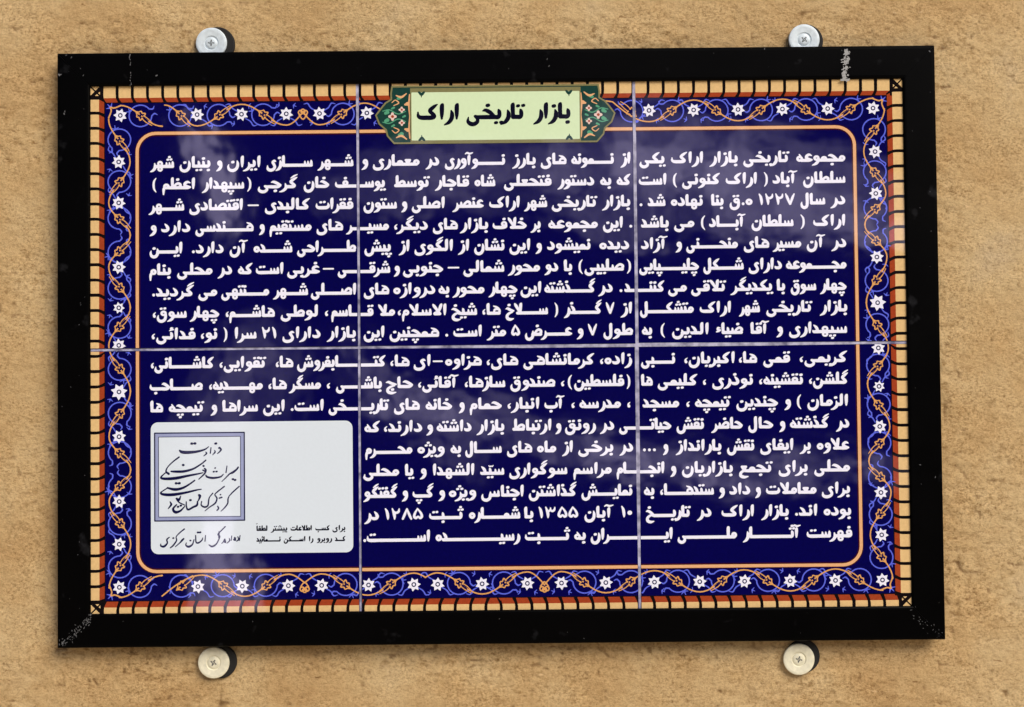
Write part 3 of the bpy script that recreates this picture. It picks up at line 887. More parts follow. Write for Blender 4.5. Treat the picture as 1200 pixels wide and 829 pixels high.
VIEW = dict(A=(740, 165, 4.4444), B=(740, 325, 4.4444), C=(740, 480, 4.4444), D=(415, 165, 4.606), E=(575, 165, 4.606),
            F=(415, 325, 4.606), G=(575, 325, 4.606), H=(415, 480, 4.606), I=(575, 480, 4.606), J=(165, 165, 4.615), K=(165, 325, 4.615))
TEXT = """
A مجموعه 1115 857;A تاریخی 825 580;A بازار 555 405;A اراک 375 205;A یکی 180 40;E از 755 700;E نـمونه 665 435;E های 410 270;E بارز 245 115;ED نـوآوری 78 490;D در 460 385;D معماری 355 100;D و 75 40;J شـهر 1150 955;J سـازی 930 680;J ایران 650 465;J و 440 408;J بنیان 378 208;J شهر 180 50
A سلطان 1115 893;A آباد 865 735;A ) 712 690;A اراک 655 490;A کنونی 462 262;A ( 237 215;A است 183 38;E که 755 680;E به 652 590;E دستور 560 360;E فتحعلی 330 70;D شاه 762 650;D قاجار 622 435;D توسط 410 215;DJ یوسـف 172 1050;J خان 1020 880;J گرجی 850 630;J ) 600 575;J سپهدار 560 330;J اعظم 295 115;J ( 85 62
A در 1115 1035;A سال 1010 880;A ۱۲۲۷ 852 662;A ه.ق 632 510;A بنا 480 415;A نهاده 372 205;A شد 178 85;A . 58 42;E بازار 755 600;E تاریخی 578 328;E شهر 305 180;ED اراک 158 728;D عنصر 700 530;D اصلی 490 310;D و 285 255;D ستون 232 50;J فقرات 1150 945;J کالبدی 915 670;J – 638 578;J اقتصادی 553 262;J شـهر 235 42
A اراک 1115 945;A ) 905 880;A سلطان 845 625;A آبـاد 595 405;A ( 385 360;A می 330 220;A باشد 195 50;E . 765 748;E این 715 605;E مجموعه 580 310;E بر 270 215;E خلاف 195 10;D بازار 725 570;D های 560 425;D دیگر، 400 215;DJ مسیـر 188 1110;J های 1095 950;J مستقیم 925 695;J و 668 640;J هـندسی 610 295;J دارد 270 110;J و 85 48
A در 1120 1040;A آن 1010 912;A مسیر 885 735;A های 718 585;A منحـنی 555 285;A و 262 230;A آزاد 190 50;E دیده 750 585;E نمیشود 540 305;E و 275 243;E این 215 100;ED نشان 75 648;D از 622 560;D الگوی 535 325;D از 300 240;D پیش 205 55;J طـراحی 1165 845;J شـده 820 610;J آن 580 480;J دارد. 450 275;J ایـن 225 48
A مجـموعه 1120 805;A دارای 785 610;A شـکل 585 375;A چلیـپایی 352 40;E ) 760 735;E صلیبی 722 505;E ( 498 472;E با 440 395;E دو 365 290;E محور 268 92;ED شمالی 75 588;D – 568 505;D جنوبی 482 262;D و 245 215;DJ شرقـی 195 1065;J – 1045 985;J غربی 970 790;J است 772 622;J که 605 525;J در 495 415;J محلی 390 195;J بنام 165 45
A چهار 1120 982;A سوق 962 830;A با 800 757;A یکدیگر 740 515;A تلاقی 495 310;A می 290 190;AG کننـد 172 722;G . 712 695;G در 660 580;G گـذشته 565 290;G این 275 160;GF چهار 145 725;F محور 705 530;F به 515 455;F دروازه 440 210;F های 190 52;K اصـلی 1165 920;K شـهر 905 715;K مـنتهی 695 435;K می 415 310;K گردید. 290 60
B بازار 1125 980;B تاریخی 945 700;B شهر 668 560;B اراک 520 355;B متشکـل 325 45;G از 765 700;G ۷ 668 622;G گـذر 600 395;G ) 365 345;G سـلاخ 310 80;GF ها، 55 692;F شیخ 665 525;F الاسلام، 500 235;F ملا 222 130;FK قـاسم 105 1030;K ، 1015 995;K لوطی 960 755;K هاشـم، 725 460;K چهار 425 265;K سوق، 250 65
B سپهداری 1125 820;B و 788 755;B آقا 718 620;B ضیاء 582 440;B الدین 405 210;B ( 175 150;B به 108 55;G طول 770 608;G ۷ 575 525;G و 500 465;G عـرض 440 185;G ۵ 160 110;GF متر 85 715;F است 690 535;F . 510 490;F همچنین 460 190;F این 165 50;K بازار 1165 1005;K دارای 975 765;K ۲۱ 735 655;K سرا 628 508;K ) 470 448;K نو، 415 325;K فدائی، 298 58
B کریمی، 1125 875;B قمی 828 685;B ها، 655 560;B اکبریان، 540 275;B نـبی 228 50;G زاده، 765 590;G کرمانشاهی 560 175;GF های، 150 715;F هزاوه 690 490;F – 478 425;F ای 415 320;F ها، 300 195;FK کتـابفروش 170 845;K ها، 825 730;K تقوایی، 680 425;K کاشـانی، 395 55
B گلشن، 1130 925;B نقشینه، 895 665;B نوذری 635 420;B ، 390 372;B کلیمی 345 135;B ها 110 52;G ) 755 735;G فلسطین 722 450;G ( 440 415;G ، 400 378;G صندوق 350 105;GF سازها، 80 597;F آقائی، 565 345;F حاج 320 170;FK باشـی 150 1055;K ، 1025 1005;K مسگر 975 800;K ها، 790 690;K مهـدیه، 660 370;K صـاحب 335 48
B الزمان 1130 915;B ( 885 860;B و 830 797;B چندین 765 545;B تیمچه 520 330;B ، 305 285;B مسجد 250 58;G ، 755 738;G مدرسه 705 478;G ، 455 435;G آب 400 290;G انبار، 265 90;GF حمام 62 622;F و 595 565;F خانه 530 385;F های 355 215;FK تاریـخی 190 1015;K است. 990 810;K این 780 660;K سراها 635 440;K و 412 378;K تیمچه 345 150;K ها 120 52
C در 1135 1065;C گذشته 1030 825;C و 800 770;C حال 740 608;C حاضر 580 415;C نقش 378 235;CI حیاتـی 208 693;I در 668 590;I رونق 570 400;I و 380 350;I ارتباط 330 115;IH بازار 75 660;H داشته 635 445;H و 425 390;H دارند، 370 160;H که 140 55
C علاوه 1135 965;C بر 935 875;C ایفای 845 670;C نقش 640 498;C بارانداز 470 230;C و 190 165;C ... 130 58;I در 770 695;I برخی 665 470;I از 445 385;I ماه 355 250;I های 225 88;IH سـال 60 600;H به 578 520;H ویژه 490 340;H محـرم 315 60
C محلی 1140 950;C برای 920 765;C تجمع 738 560;C بازاریان 530 262;C و 232 203;CI انجـام 172 680;I مراسم 655 445;I سوگواری 415 100;IH سیّد 75 680;H الشهدا 650 425;H و 390 355;H یا 325 275;H محلی 245 48
C برای 1140 990;C معاملات 965 700;C و 672 645;C داد 620 510;C و 485 455;C ستدهـا، 430 150;C به 120 65;I نمایـش 765 490;I گذاشتن 465 205;IH اجناس 180 685;H ویژه 660 510;H و 490 455;H گپ 430 315;H و 290 258;H گفتگو 235 50
C بوده 1145 1000;C اند. 970 850;C بازار 820 675;C اراک 640 468;C در 418 340;C تاریـخ 310 75;I ۱۰ 765 705;I آبان 665 505;I ۱۳۵۵ 475 258;I با 232 180;IH شمـاره 160 620;H ثـبت 592 405;H ۱۲۸۵ 375 165;H در 135 55
C فهرست 1150 912;C آثـار 882 580;C ملـی 550 240;CI ایـران 215 540;I به 515 450;I ثـبت 430 185;IH رسیـده 160 440;H اسـت. 410 50
"""


def digits_ltr(w):
    """numbers read left to right"""
    return w[::-1] if w and all(c in '۰۱۲۳۵۷۸' for c in w) else w


def line_v(i):
    return -212.6 + 25.3 * i if i < 9 else 24.0 + 25.67 * (i - 9)


# ------------------------------------------------------------------ the wall
def value_noise(U, V, cell, seed, stretch=1.0):
    r = np.random.default_rng(seed)
    n = 512
    tab = r.random((n, n))
    x, y = U / (cell * stretch) + 200.0, V / cell + 200.0
    xi, yi = np.floor(x).astype(int), np.floor(y).astype(int)
    fx, fy = x - xi, y - yi
    fx, fy = fx * fx * (3 - 2 * fx), fy * fy * (3 - 2 * fy)
    g = lambda a, b: tab[b % n, a % n]
    return (g(xi, yi) * (1 - fx) * (1 - fy) + g(xi + 1, yi) * fx * (1 - fy) + g(xi, yi + 1) * (1 - fx) * fy + g(xi + 1, yi + 1) * fx * fy)


def build_wall():
    def axis_pts(inner, outer):
        a = np.arange(-inner, inner + 0.1, 2.0)
        o = np.linspace(inner, outer, 40)[1:]
        return np.concatenate([-o[::-1], a, o])
    gu, gv = axis_pts(640, 1500), axis_pts(450, 1300)
    U, V = np.meshgrid(gu, gv)
    big = value_noise(U, V, 90, 1, 1.3) - 0.5
    mid = value_noise(U, V, 22, 2, 1.6) - 0.5
    sml = value_noise(U, V, 8, 3, 1.8) - 0.5
    tiny = value_noise(U, V, 3.6, 4, 1.4) - 0.5
    h = 2.4 * big + 1.0 * mid + 0.7 * sml + 0.6 * tiny
    # pits where straw has fallen out: more of them in rough patches
    rough = np.clip((value_noise(U, V, 60, 5, 1.6) - 0.35) * 2.2, 0, 1)
    near = np.clip(1 - np.maximum(np.abs(U) - 520, np.abs(V) - 350) / 46.0, 0, 1)     # patched plaster round the plaque
    rough = np.clip(rough * 0.7 + near * 0.55, 0, 1)
    p1 = value_noise(U, V, 4.6, 6, 1.9)
    p2 = value_noise(U, V, 3.0, 7, 1.5)
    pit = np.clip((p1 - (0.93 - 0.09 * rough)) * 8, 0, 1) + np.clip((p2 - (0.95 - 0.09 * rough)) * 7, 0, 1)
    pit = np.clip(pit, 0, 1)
    # cracks and straw grooves
    gj = np.random.default_rng(33)
    def groove(pts, w, depth):
        nonlocal pit, h
        fine = []
        for (ax, ay), (bx, by) in zip(pts[:-1], pts[1:]):
            m_ = max(1, int(math.hypot(bx - ax, by - ay) / 3.0))
            fine += [(ax + (bx - ax) * q / m_, ay + (by - ay) * q / m_) for q in range(m_)]
        pts = [(x + gj.normal(0, 0.9), y + gj.normal(0, 0.9)) for x, y in fine + [pts[-1]]]
        for (ax, ay), (bx, by) in zip(pts[:-1], pts[1:]):
            sel = (np.abs(U - (ax + bx) / 2) < abs(bx - ax) / 2 + 6) & (np.abs(V - (ay + by) / 2) < abs(by - ay) / 2 + 6)
            if not sel.any():
                continue
            X, Y = U[sel] - ax, V[sel] - ay
            ex, ey = bx - ax, by - ay
            t = np.clip((X * ex + Y * ey) / (ex * ex + ey * ey + 1e-9), 0, 1)
            d = np.hypot(X - t * ex, Y - t * ey)
            pit[sel] = np.maximum(pit[sel], depth * gj.uniform(0.25, 1.0) * np.clip(1.25 - d / w, 0, 1))
    for pl in ([(1117, 424), (1121, 434), (1124, 442)], [(1119, 545), (1127, 553), (1134, 560)], [(1108, 470), (1106, 482), (1108, 496)], [(1117, 532), (1130, 529)],
               [(12, 32), (18, 35), (23, 34)], [(6, 409), (10, 411)], [(37, 97), (44, 95), (50, 94)], [(30, 300), (32, 302)], [(232, 28), (240, 30)], [(668, 30), (674, 27)],
               [(700, 760), (712, 768), (718, 772)], [(880, 757), (888, 761)], [(1008, 738), (1016, 741)], [(1094, 741), (1100, 742)], [(1104, 700), (1112, 708)], [(186, 768), (185, 775)],
               [(160, 783), (166, 787)], [(110, 797), (114, 801)], [(1180, 660), (1198, 663)], [(1120, 668), (1136, 672), (1150, 671)], [(975, 222), (980, 226)], [(1137, 148), (1140, 152)]):
        groove([at(x, y, WALL_DEP) for x, y in pl], 1.7, 1.0)
    gr = np.random.default_rng(21)
    for k in range(520):
        x, y = gr.uniform(-640, 640), gr.uniform(-450, 450)
        if gr.random() < 0.45:
            y = gr.choice([-1, 1]) * gr.uniform(352, 395)
        a = gr.normal(0, 0.5)
        L = gr.gamma(1.4, 1.5)
        b_ = a + gr.normal(0, 0.6)
        groove([(x, y), (x + L * math.cos(a), y + L * math.sin(a)), (x + L * math.cos(a) + 0.7 * L * math.cos(b_), y + L * math.sin(a) + 0.7 * L * math.sin(b_))], gr.uniform(1.0, 1.7), gr.uniform(0.3, 1.0))
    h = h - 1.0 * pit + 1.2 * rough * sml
    n1, n2 = U.shape
    P = np.column_stack([U.ravel() * S, (WALL_DEP - h.ravel()) * S, -V.ravel() * S])
    P[:, 1] -= WALL_DEP * S
    idx = np.arange(n1 * n2).reshape(n1, n2)
    F = np.stack([idx[:-1, :-1], idx[1:, :-1], idx[1:, 1:], idx[:-1, 1:]], -1).reshape(-1, 4)
    me = bpy.data.meshes.new('wall')
    me.vertices.add(len(P))
    me.vertices.foreach_set('co', P.astype(np.float32).ravel())
    me.loops.add(F.size)
    me.loops.foreach_set('vertex_index', F.ravel().astype(np.int32))
    me.polygons.add(len(F))
    me.polygons.foreach_set('loop_start', np.arange(0, F.size, 4, dtype=np.int32))
    me.polygons.foreach_set('use_smooth', np.ones(len(F), bool))
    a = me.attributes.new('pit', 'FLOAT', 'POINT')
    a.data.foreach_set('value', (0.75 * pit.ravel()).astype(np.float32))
    a2 = me.attributes.new('roughcast', 'FLOAT', 'POINT')
    a2.data.foreach_set('value', np.clip(0.30 + 0.85 * rough.ravel(), 0, 1).astype(np.float32))
    me.materials.append(M['wall'])
    me.update(calc_edges=True)
    o = link(bpy.data.objects.new('wall', me))
    o.location = W3(0, 0, WALL_DEP)
    o['kind'] = 'structure'
    o['label'] = 'tan mud and straw plaster wall behind the plaque'
    return o


build_wall()

# ------------------------------------------------------------------ the plaque
FU, FV = 518.0, 349.1           # outer half size of the frame
IU, IV = 479.6, 309.9           # inner half size
plaque = bpy.data.objects.new('tile_plaque', None)
plaque.empty_display_size = 0.05
C.objects.link(plaque)
ORG = (0.0, FV, WALL_DEP)       # at the foot of the plaque, on the wall
plaque.location = W3(*ORG)
plaque['label'] = 'large black framed plaque of six navy glazed tiles with white Persian writing'
plaque['category'] = 'plaque'


def part(name, geo, mat, parent=plaque, org=ORG, smooth=False):
    return mesh_obj(name, loc(geo[0], org), geo[1], mat, parent, smooth=smooth)


part('backing_board', box_geo(-462, 462, -292, 292, 12.2, 28.0), M['board'])

# frame: four mitred rails, then the wear on them
frame = bpy.data.objects.new('frame', None)
link(frame, plaque)


def rail(side):
    # profile across the rail: 0 at the outer edge, 1 at the inner edge
    prof = [(0.0, 12.0), (0.0, 2.2), (0.012, 1.0), (0.05, 0.15), (0.10, 0.0), (0.90, 0.0), (0.95, 0.2), (0.985, 1.0), (1.0, 2.0), (1.0, 12.0)]
    g = 0.12
    rings = [[], []]
    for a, d in prof:
        hu, hv = FU + (IU - FU) * a, FV + (IV - FV) * a
        if side in ('top', 'bottom'):
            s = -1 if side == 'top' else 1
            rings[0].append((-hu + g, s * hv, d))
            rings[1].append((hu - g, s * hv, d))
        else:
            s = -1 if side == 'left' else 1
            rings[0].append((s * hu, -hv + g, d))
            rings[1].append((s * hu, hv - g, d))
    n = len(prof)
    vs = rings[0] + rings[1]
    fs = [[i, (i + 1) % n, n + (i + 1) % n, n + i] for i in range(n)] + [list(range(n))[::-1], list(range(n, 2 * n))]
    o = part('rail', (vs, fs), M['frame'], frame)
    import bmesh
    bm = bmesh.new()
    bm.from_mesh(o.data)
    bmesh.ops.recalc_face_normals(bm, faces=bm.faces)
    bm.to_mesh(o.data)
    bm.free()
    return o


for s_ in ('top', 'bottom', 'left', 'right'):
    rail(s_)


def flat_sheet(name, inks, parent, dep):
    """inks on a plane other than the tiles"""
    sh = Sheet()
    for ink, mat in inks:
        sh.add(ink, mat, 0, h=0.35)
    return sh.build(name, parent, (ORG[0], ORG[1], ORG[2] + TILE_DEP - dep))


def blotches(pts_fn, n, seed, r0, r1):
    r = random.Random(seed)
    ink = Ink()
    for k in range(n):
        x, y = pts_fn(r)
        a = r.uniform(0, math.pi)
        L = r.uniform(0.2, 2.2)
        ink.stroke([(x, y, r.uniform(r0, r1)), (x + L * math.cos(a), y + L * math.sin(a), r.uniform(r0, r1))])
    return ink


def px(x, y):
    return at(x, y, 0.0)


def smear_pts(r):
    y = r.uniform(57, 95)
    x = 992.5 - (y - 57) * 0.07 + r.gauss(0, 1.8)
    return px(max(987, min(997, x)), y)


paint = blotches(smear_pts, 170, 3, 0.25, 1.5)
for y_ in (93.6, 94.4):
    paint.stroke([px(985.5, y_) + (1.5,), px(995, y_ - 0.4) + (1.2,)])
flat_sheet('paint_smear', [(paint, 'paint')], frame, -0.05)
scr = Ink()
rs = random.Random(5)
for y_ in range(64, 102, 3):
    if rs.random() < 0.85:
        x_ = 152.6 + rs.gauss(0, 0.4)
        scr.stroke([px(x_, y_) + (rs.uniform(0.4, 1.2),), px(x_ + rs.gauss(0, 0.4), y_ + rs.uniform(0.5, 3.2)) + (rs.uniform(0.3, 0.9),)])
for (x_, y_, w_) in ((69, 87.5, 2.0), (70.5, 87.8, 1.4), (75, 133, 1.3), (76, 131.5, 1.0), (183, 89, 1.6), (77, 65, 0.9), (84, 67, 0.9), (98, 88, 0.7),
                     (1079, 545, 0.9), (1096, 560, 0.8), (1089, 60, 1.3), (896, 58, 1.0), (641, 70, 0.8), (643, 78, 0.8)):
    a = rs.uniform(0, 6.28)
    scr.stroke([px(x_, y_) + (w_,), px(x_ + 1.6 * math.cos(a), y_ + 1.6 * math.sin(a)) + (w_ * 0.6,)])
for k in range(85):             # chipped mitre at the lower left
    t = rs.random()
    x_, y_ = 71 + 40 * t + rs.gauss(0, 2.6), 757 - 36 * t + rs.gauss(0, 2.6)
    a = rs.uniform(0.3, 2.6)
    L = rs.uniform(0.4, 2.6)
    x_, y_ = max(69.5, min(106, x_)), max(721, min(757, y_))
    scr.stroke([px(x_, y_) + (rs.uniform(0.3, 1.0),), px(x_ + L * math.cos(a), y_ - L * math.sin(a)) + (0.35,)])
for k in range(28):              # and a fainter one at the lower right
    t = rs.random()
    x_, y_ = 1071 + 30 * t + rs.gauss(0, 3.5), 716 + 30 * t + rs.gauss(0, 3.5)
    x_, y_ = min(1106, x_), min(747, y_)
    scr.stroke([px(x_, y_) + (rs.uniform(0.3, 0.8),), px(x_ + rs.uniform(-1.4, 1.4), y_ + rs.uniform(-1.2, 1.2)) + (0.3,)])
for k in range(40):              # dust specks all round
    u_, v_ = rs.choice([(rs.uniform(-FU + 6, FU - 6), rs.choice([-1, 1]) * rs.uniform(IV + 5, FV - 5)), (rs.choice([-1, 1]) * rs.uniform(IU + 5, FU - 5), rs.uniform(-FV + 6, FV - 6))])
    scr.stroke([(u_, v_, rs.uniform(0.3, 0.7)), (u_ + rs.uniform(-1, 1), v_ + rs.uniform(-1, 1), 0.3)])
flat_sheet('scratches', [(scr, 'dust')], frame, -0.05)

# ---- tiles
SEAM_U, SEAM_V, GAP = (-164.2, 162.2), 1.6, 1.25
COLS = [(-486.0, SEAM_U[0] - GAP), (SEAM_U[0] + GAP, SEAM_U[1] - GAP), (SEAM_U[1] + GAP, 486.0)]
ROWS = [(-316.0, SEAM_V - GAP), (SEAM_V + GAP, 316.0)]
gv_, gf_ = [], []
for k, (a, b, c_, d_) in enumerate([(-485, 485, SEAM_V - GAP - 1, SEAM_V + GAP + 1)] +
                                   [(s - GAP - 1, s + GAP + 1, -315, SEAM_V - GAP - 1.2) for s in SEAM_U] + [(s - GAP - 1, s + GAP + 1, SEAM_V + GAP + 1.2, 315) for s in SEAM_U]):
    vs, fs = box_geo(a, b, c_, d_, TILE_DEP + 0.5, TILE_DEP + 6.5)
    gf_ += [[i + len(gv_) for i in f] for f in fs]
    gv_ += vs
part('grout', (gv_, gf_), M['grout'])

tiles = {}
for ri, (v0, v1) in enumerate(ROWS):
    for ci, (u0, u1) in enumerate(COLS):
        vs, fs = box_geo(u0, u1, v0, v1, TILE_DEP, TILE_DEP + 7, 0.8)
        cu, cv = (u0 + u1) / 2, (v0 + v1) / 2
        t = mesh_obj('tile', loc(vs, (cu, cv, TILE_DEP)), fs, [M['navy'], M['tile_back']], plaque)
        t.location = loc([(cu, cv, TILE_DEP)], ORG)[0]
        if (ri, ci) not in ((0, 1), (1, 0)):     # tiles set a shade out of true
            t.rotation_euler = (math.radians(rng.uniform(-0.22, 0.22)), 0, math.radians(rng.uniform(-0.22, 0.22)))
        tiles[(ri, ci)] = (t, (u0 + 0.7, v0 + 0.7, u1 - 0.7, v1 - 0.7), (cu, cv, TILE_DEP))

# ---- dentil border: cream blocks with rust undersides, black joints
def brick_border():
    bed, cream, rust, joint = Ink(), Ink(), Ink(), Ink()
    D0 = -1.0
    for side in ('top', 'bottom', 'left', 'right'):
        horiz = side in ('top', 'bottom')
        sg = -1 if side in ('top', 'left') else 1
        D1, D2 = {'top': (14.2, 18.6), 'bottom': (7.4, 13.4), 'left': (10.4, 15.6), 'right': (12.6, 18.0)}[side]
        H = IV if horiz else IU
        Ln = (IU if horiz else IV) - 13.5

        def P(s, d):
            q = sg * (H - d)
            return (s, q) if horiz else (q, s)
        n = 52 if horiz else 33
        e = np.linspace(-Ln, Ln, n + 1)
        bed.poly([P(-IU - 2 if horiz else -IV - 2, D0), P(IU + 2 if horiz else IV + 2, D0), P(Ln + 3, D2 + 1.5), P(-Ln - 3, D2 + 1.5)])
        for k in range(n):
            a, b = e[k], e[k + 1]
            hk = 2.4 if (a + b) < 0 else -2.4
            j = rng.normal(0, 0.25, 4)
            cream.poly([P(a + 1.5 + j[0], D0), P(b - 1.5 + j[1], D0), P(b - 1.5 + j[1], D1 - 0.4), P(a + 1.5 + j[0], D1 - 0.4)])
            rust.poly([P(a + 1.7 + j[0], D1 - 0.6), P(b - 1.6 + j[1], D1 - 0.6), P(b - 1.6 + hk, D2 + 0.4), P(a + 1.7 + hk, D2 + 0.4)])
            joint.stroke([P(a, D0) + (3.7,), P(a, D1 - 3) + (3.5,), P(a + hk * 0.5, D1 + 1.5) + (2.9,), P(a + hk * 1.8, D2 + 0.6) + (1.6,)])
        joint.stroke([P(Ln, D0) + (2.7,), P(Ln, D2) + (2.6,)])
    for su in (-1, 1):
        for sv in (-1, 1):
            cu, cv = su * IU, sv * IV
            cream.poly([(cu, cv), (cu - su * 10.5, cv), (cu, cv - sv * 10.5)])
            joint.stroke([(cu, cv, 1.6), (cu - su * 13, cv - sv * 13, 2)])
            cream.poly([(cu - su * 5.0, cv - sv * 11), (cu - su * 11, cv - sv * 11), (cu - su * 11, cv - sv * 6)])
    return bed, cream, rust, joint


# ---- inset line: peach line with rounded corners
def round_rect(hu, hv, r, n=8):
    out = []
    for sx, sy, a0 in ((1, 1, 0), (-1, 1, 90), (-1, -1, 180), (1, -1, 270)):
        for k in range(n + 1):
            a = math.radians(a0 + 90.0 * k / n)
            out.append((sx * (hu - r) + r * math.cos(a), sy * (hv - r) + r * math.sin(a)))
    return out


LX0, LX1, LY0, LY1 = at(160.9, 300)[0], at(1003.4, 300)[0], at(231, 156)[1], at(590, 666)[1]
LCU, LCV, LU, LV = (LX0 + LX1) / 2, (LY0 + LY1) / 2, (LX1 - LX0) / 2, (LY1 - LY0) / 2
inset, inset_dark = Ink(), Ink()
rr = [(LCU + a, LCV + b) for a, b in round_rect(LU, LV, 22)]
inset.line([p + (3.7,) for p in rr + rr[:1]])
rr = [(LCU + a, LCV + b) for a, b in round_rect(LU - 0.4, LV - 0.4, 21)]
inset_dark.line([p + (6.2,) for p in rr + rr[:1]])

# ---- scroll border
vine, tendril, bud_dark, star, eye, leaf = Ink(), Ink(), Ink(), Ink(), Ink(), Ink()
AMP = 12.6


def scroll(side, segments, flowers):
    """segments: lists of (position, side of the band: +1 outer / -1 inner / fraction for a cusp), bud heading"""
    horiz = side in ('top', 'bottom')
    sg = -1 if side in ('top', 'left') else 1
    mid = sg * ((IV if horiz else IU) - {'top': 35.2, 'bottom': 31.2, 'left': 34.0, 'right': 34.2}[side])

    def P(s, t, w=None):
        q = mid + sg * t * AMP
        r = (s, q) if horiz else (q, s)
        return r if w is None else r + (w,)

    for seg, heading in segments:
        pts = []
        for k in range(len(seg) - 1):
            (s0, t0), (s1, t1) = seg[k], seg[k + 1]
            for x in np.linspace(0, 1, 13)[:-1]:
                e0, e1 = abs(t0) < 0.99, abs(t1) < 0.99
                if e1 and not e0:
                    y = t0 + (t1 - t0) * (1 - math.cos(x * math.pi / 2))
                elif e0 and not e1:
                    y = t0 + (t1 - t0) * math.sin(x * math.pi / 2)
                else:
                    y = t0 + (t1 - t0) * (1 - math.cos(x * math.pi)) / 2
                pts.append(P(s0 + (s1 - s0) * x, y, 1.5))
            gap = abs(s1 - s0)
            if gap < 26:
                continue
            # bud on the slope, stalk doubled behind it, circle round it
            sm, tm = (s0 + s1) / 2, (t0 + t1) / 2
            hd = heading(sm) if callable(heading) else heading
            tail_s, tail_t = (s0, t0) if hd > 0 else (s1, t1)
            slope = (t1 - t0) * AMP / gap * 1.57
            dv = np.array([hd, hd * slope])
            dv /= np.linalg.norm(dv)
            nv = np.array([-dv[1], dv[0]])

            def Q(a, b, w):
                s, t = sm + dv[0] * a + nv[0] * b, tm * AMP + dv[1] * a + nv[1] * b
                return P(s, t / AMP, w)
            for sd in (-1, 1):
                vine.stroke([Q(-2, sd * 2.0, 1.1), Q(-9, sd * 2.3 + 0.2, 1.05), Q(-17, sd * 1.2, 0.9)])
                vine.stroke([Q(-3.0, sd * 1.4, 1.2), Q(-2.2, sd * 4.9, 1.5), Q(1.0, sd * 3.2, 1.4), Q(3.4, sd * 4.2, 1.3), Q(5.2, sd * 1.8, 1.3), Q(8.6, 0, 1.0)])
            vine.stroke([Q(2.5, 0, 1.8), Q(8.6, 0, 1.2)])
            bud_dark.stroke([Q(-2.5, 0, 1.5), Q(-10, 0, 1.5)])
            eye.stroke([Q(0.9, 0, 2.0), Q(1.6, 0, 2.0)])
            c = P(sm + hd * 1.0, 0.0)
            ax = 0.0 if horiz else math.pi / 2
            a0 = ax + (0 if -hd > 0 else math.pi) + 0.35 * (1 if rng.random() < 0.5 else -1)
            aa = np.linspace(a0 + 0.35, a0 + 5.95, 24)
            tendril.line([(c[0] + 13.4 * math.cos(a), c[1] + 12.8 * math.sin(a), 1.5) for a in aa])
            for a, w_ in ((a0 + 0.35, -1), (a0 + 5.95, 1)):
                q0 = np.array([c[0] + 13.4 * math.cos(a), c[1] + 12.8 * math.sin(a)])
                t0_ = a + w_ * math.pi / 2
                q1 = q0 + 4.2 * np.array([math.cos(t0_ - w_ * 0.9), math.sin(t0_ - w_ * 0.9)])
                q2 = q1 + 3.6 * np.array([math.cos(t0_ - w_ * 2.0), math.sin(t0_ - w_ * 2.0)])
                tendril.stroke([tuple(q0) + (1.5,), tuple(q1) + (1.7,), tuple(q2) + (0.8,)])
            # small forked leaf ahead of the bud
            lf = Q(13.5, 4.5, 1)
            for da in (-0.7, 0.5, 1.7):
                an = math.atan2(dv[1] * sg if horiz else dv[0], dv[0] if horiz else dv[1] * sg) + da
                leaf.stroke([(lf[0], lf[1], 1.7), (lf[0] + 4.6 * math.cos(an), lf[1] + 4.6 * math.sin(an), 0.7)])
        pts.append(P(seg[-1][0], seg[-1][1], 1.9))
        vine.line(pts)
    for s, size in flowers:
        c = P(s, 0.06)
        r0 = 8.3 * size
        a0 = rng.uniform(0, 0.9)
        out = []
        for k in range(14):
            r_ = r0 if k % 2 == 0 else r0 * 0.62
            a = a0 + k * math.pi / 7
            out.append((c[0] + r_ * math.cos(a), c[1] + r_ * math.sin(a)))
        star.poly(out)
        for e_ in (-1, 1):
            if abs(s) > (IU if horiz else IV) - 45:
                continue
            k_ = 1 if rng.random() < 0.5 else -1
            f0, f1, f2, f3 = P(s + e_ * 5, k_ * 0.35), P(s + e_ * 10.5, k_ * 0.62), P(s + e_ * 14, k_ * 1.02), P(s + e_ * 18.5, k_ * 0.96)
            tendril.stroke([f0 + (1.2,), f1 + (1.5,), f2 + (1.5,), f3 + (0.8,)])
            g0 = P(s + e_ * 8.5, -k_ * 0.86)
            for da in (-0.8, 0.4, 1.5):
                an = da + (0 if horiz else math.pi / 2) + (0 if e_ > 0 else math.pi)
                leaf.stroke([(g0[0], g0[1], 1.5), (g0[0] + 3.6 * math.cos(an), g0[1] + 3.6 * math.sin(an), 0.7)])
        eye.line(ring(c[0], c[1], 2.2, 2.2, 1.25, 10))


def tu(x, y=138):
    return at(x, y)[0]


def bu(x, y=684):
    return at(x, y)[0]


def lv(y, x=141):
    return at(x, y)[1]


def rv(y, x=1026):
    return at(x, y)[1]


CUSP = 0.15
ts = lambda L: [(tu(a), b) for a, b in L]
bs = lambda L: [(bu(a), b) for a, b in L]
ls = lambda L: [(lv(a), b) for a, b in L]
rs_ = lambda L: [(rv(a), b) for a, b in L]
scroll('top', [(ts([(141, 1), (190, -1)]), -1), (ts([(193, 1), (231, -1), (283, 1), (335.5, -1), (355, 0.2)]), -1),
               (ts([(355, 0.2), (374.5, -1), (427, 1), (452, 0)]), 1), (ts([(706, 1), (718, 0.9), (760.7, -1), (813, 1), (865, -1), (917, 1), (970, -1), (1023, 1)]), 1)],
       [(tu(x), 1) for x in (141, 231, 283, 335.5, 374.5, 430, 760.7, 813, 865, 917, 970, 1023)])
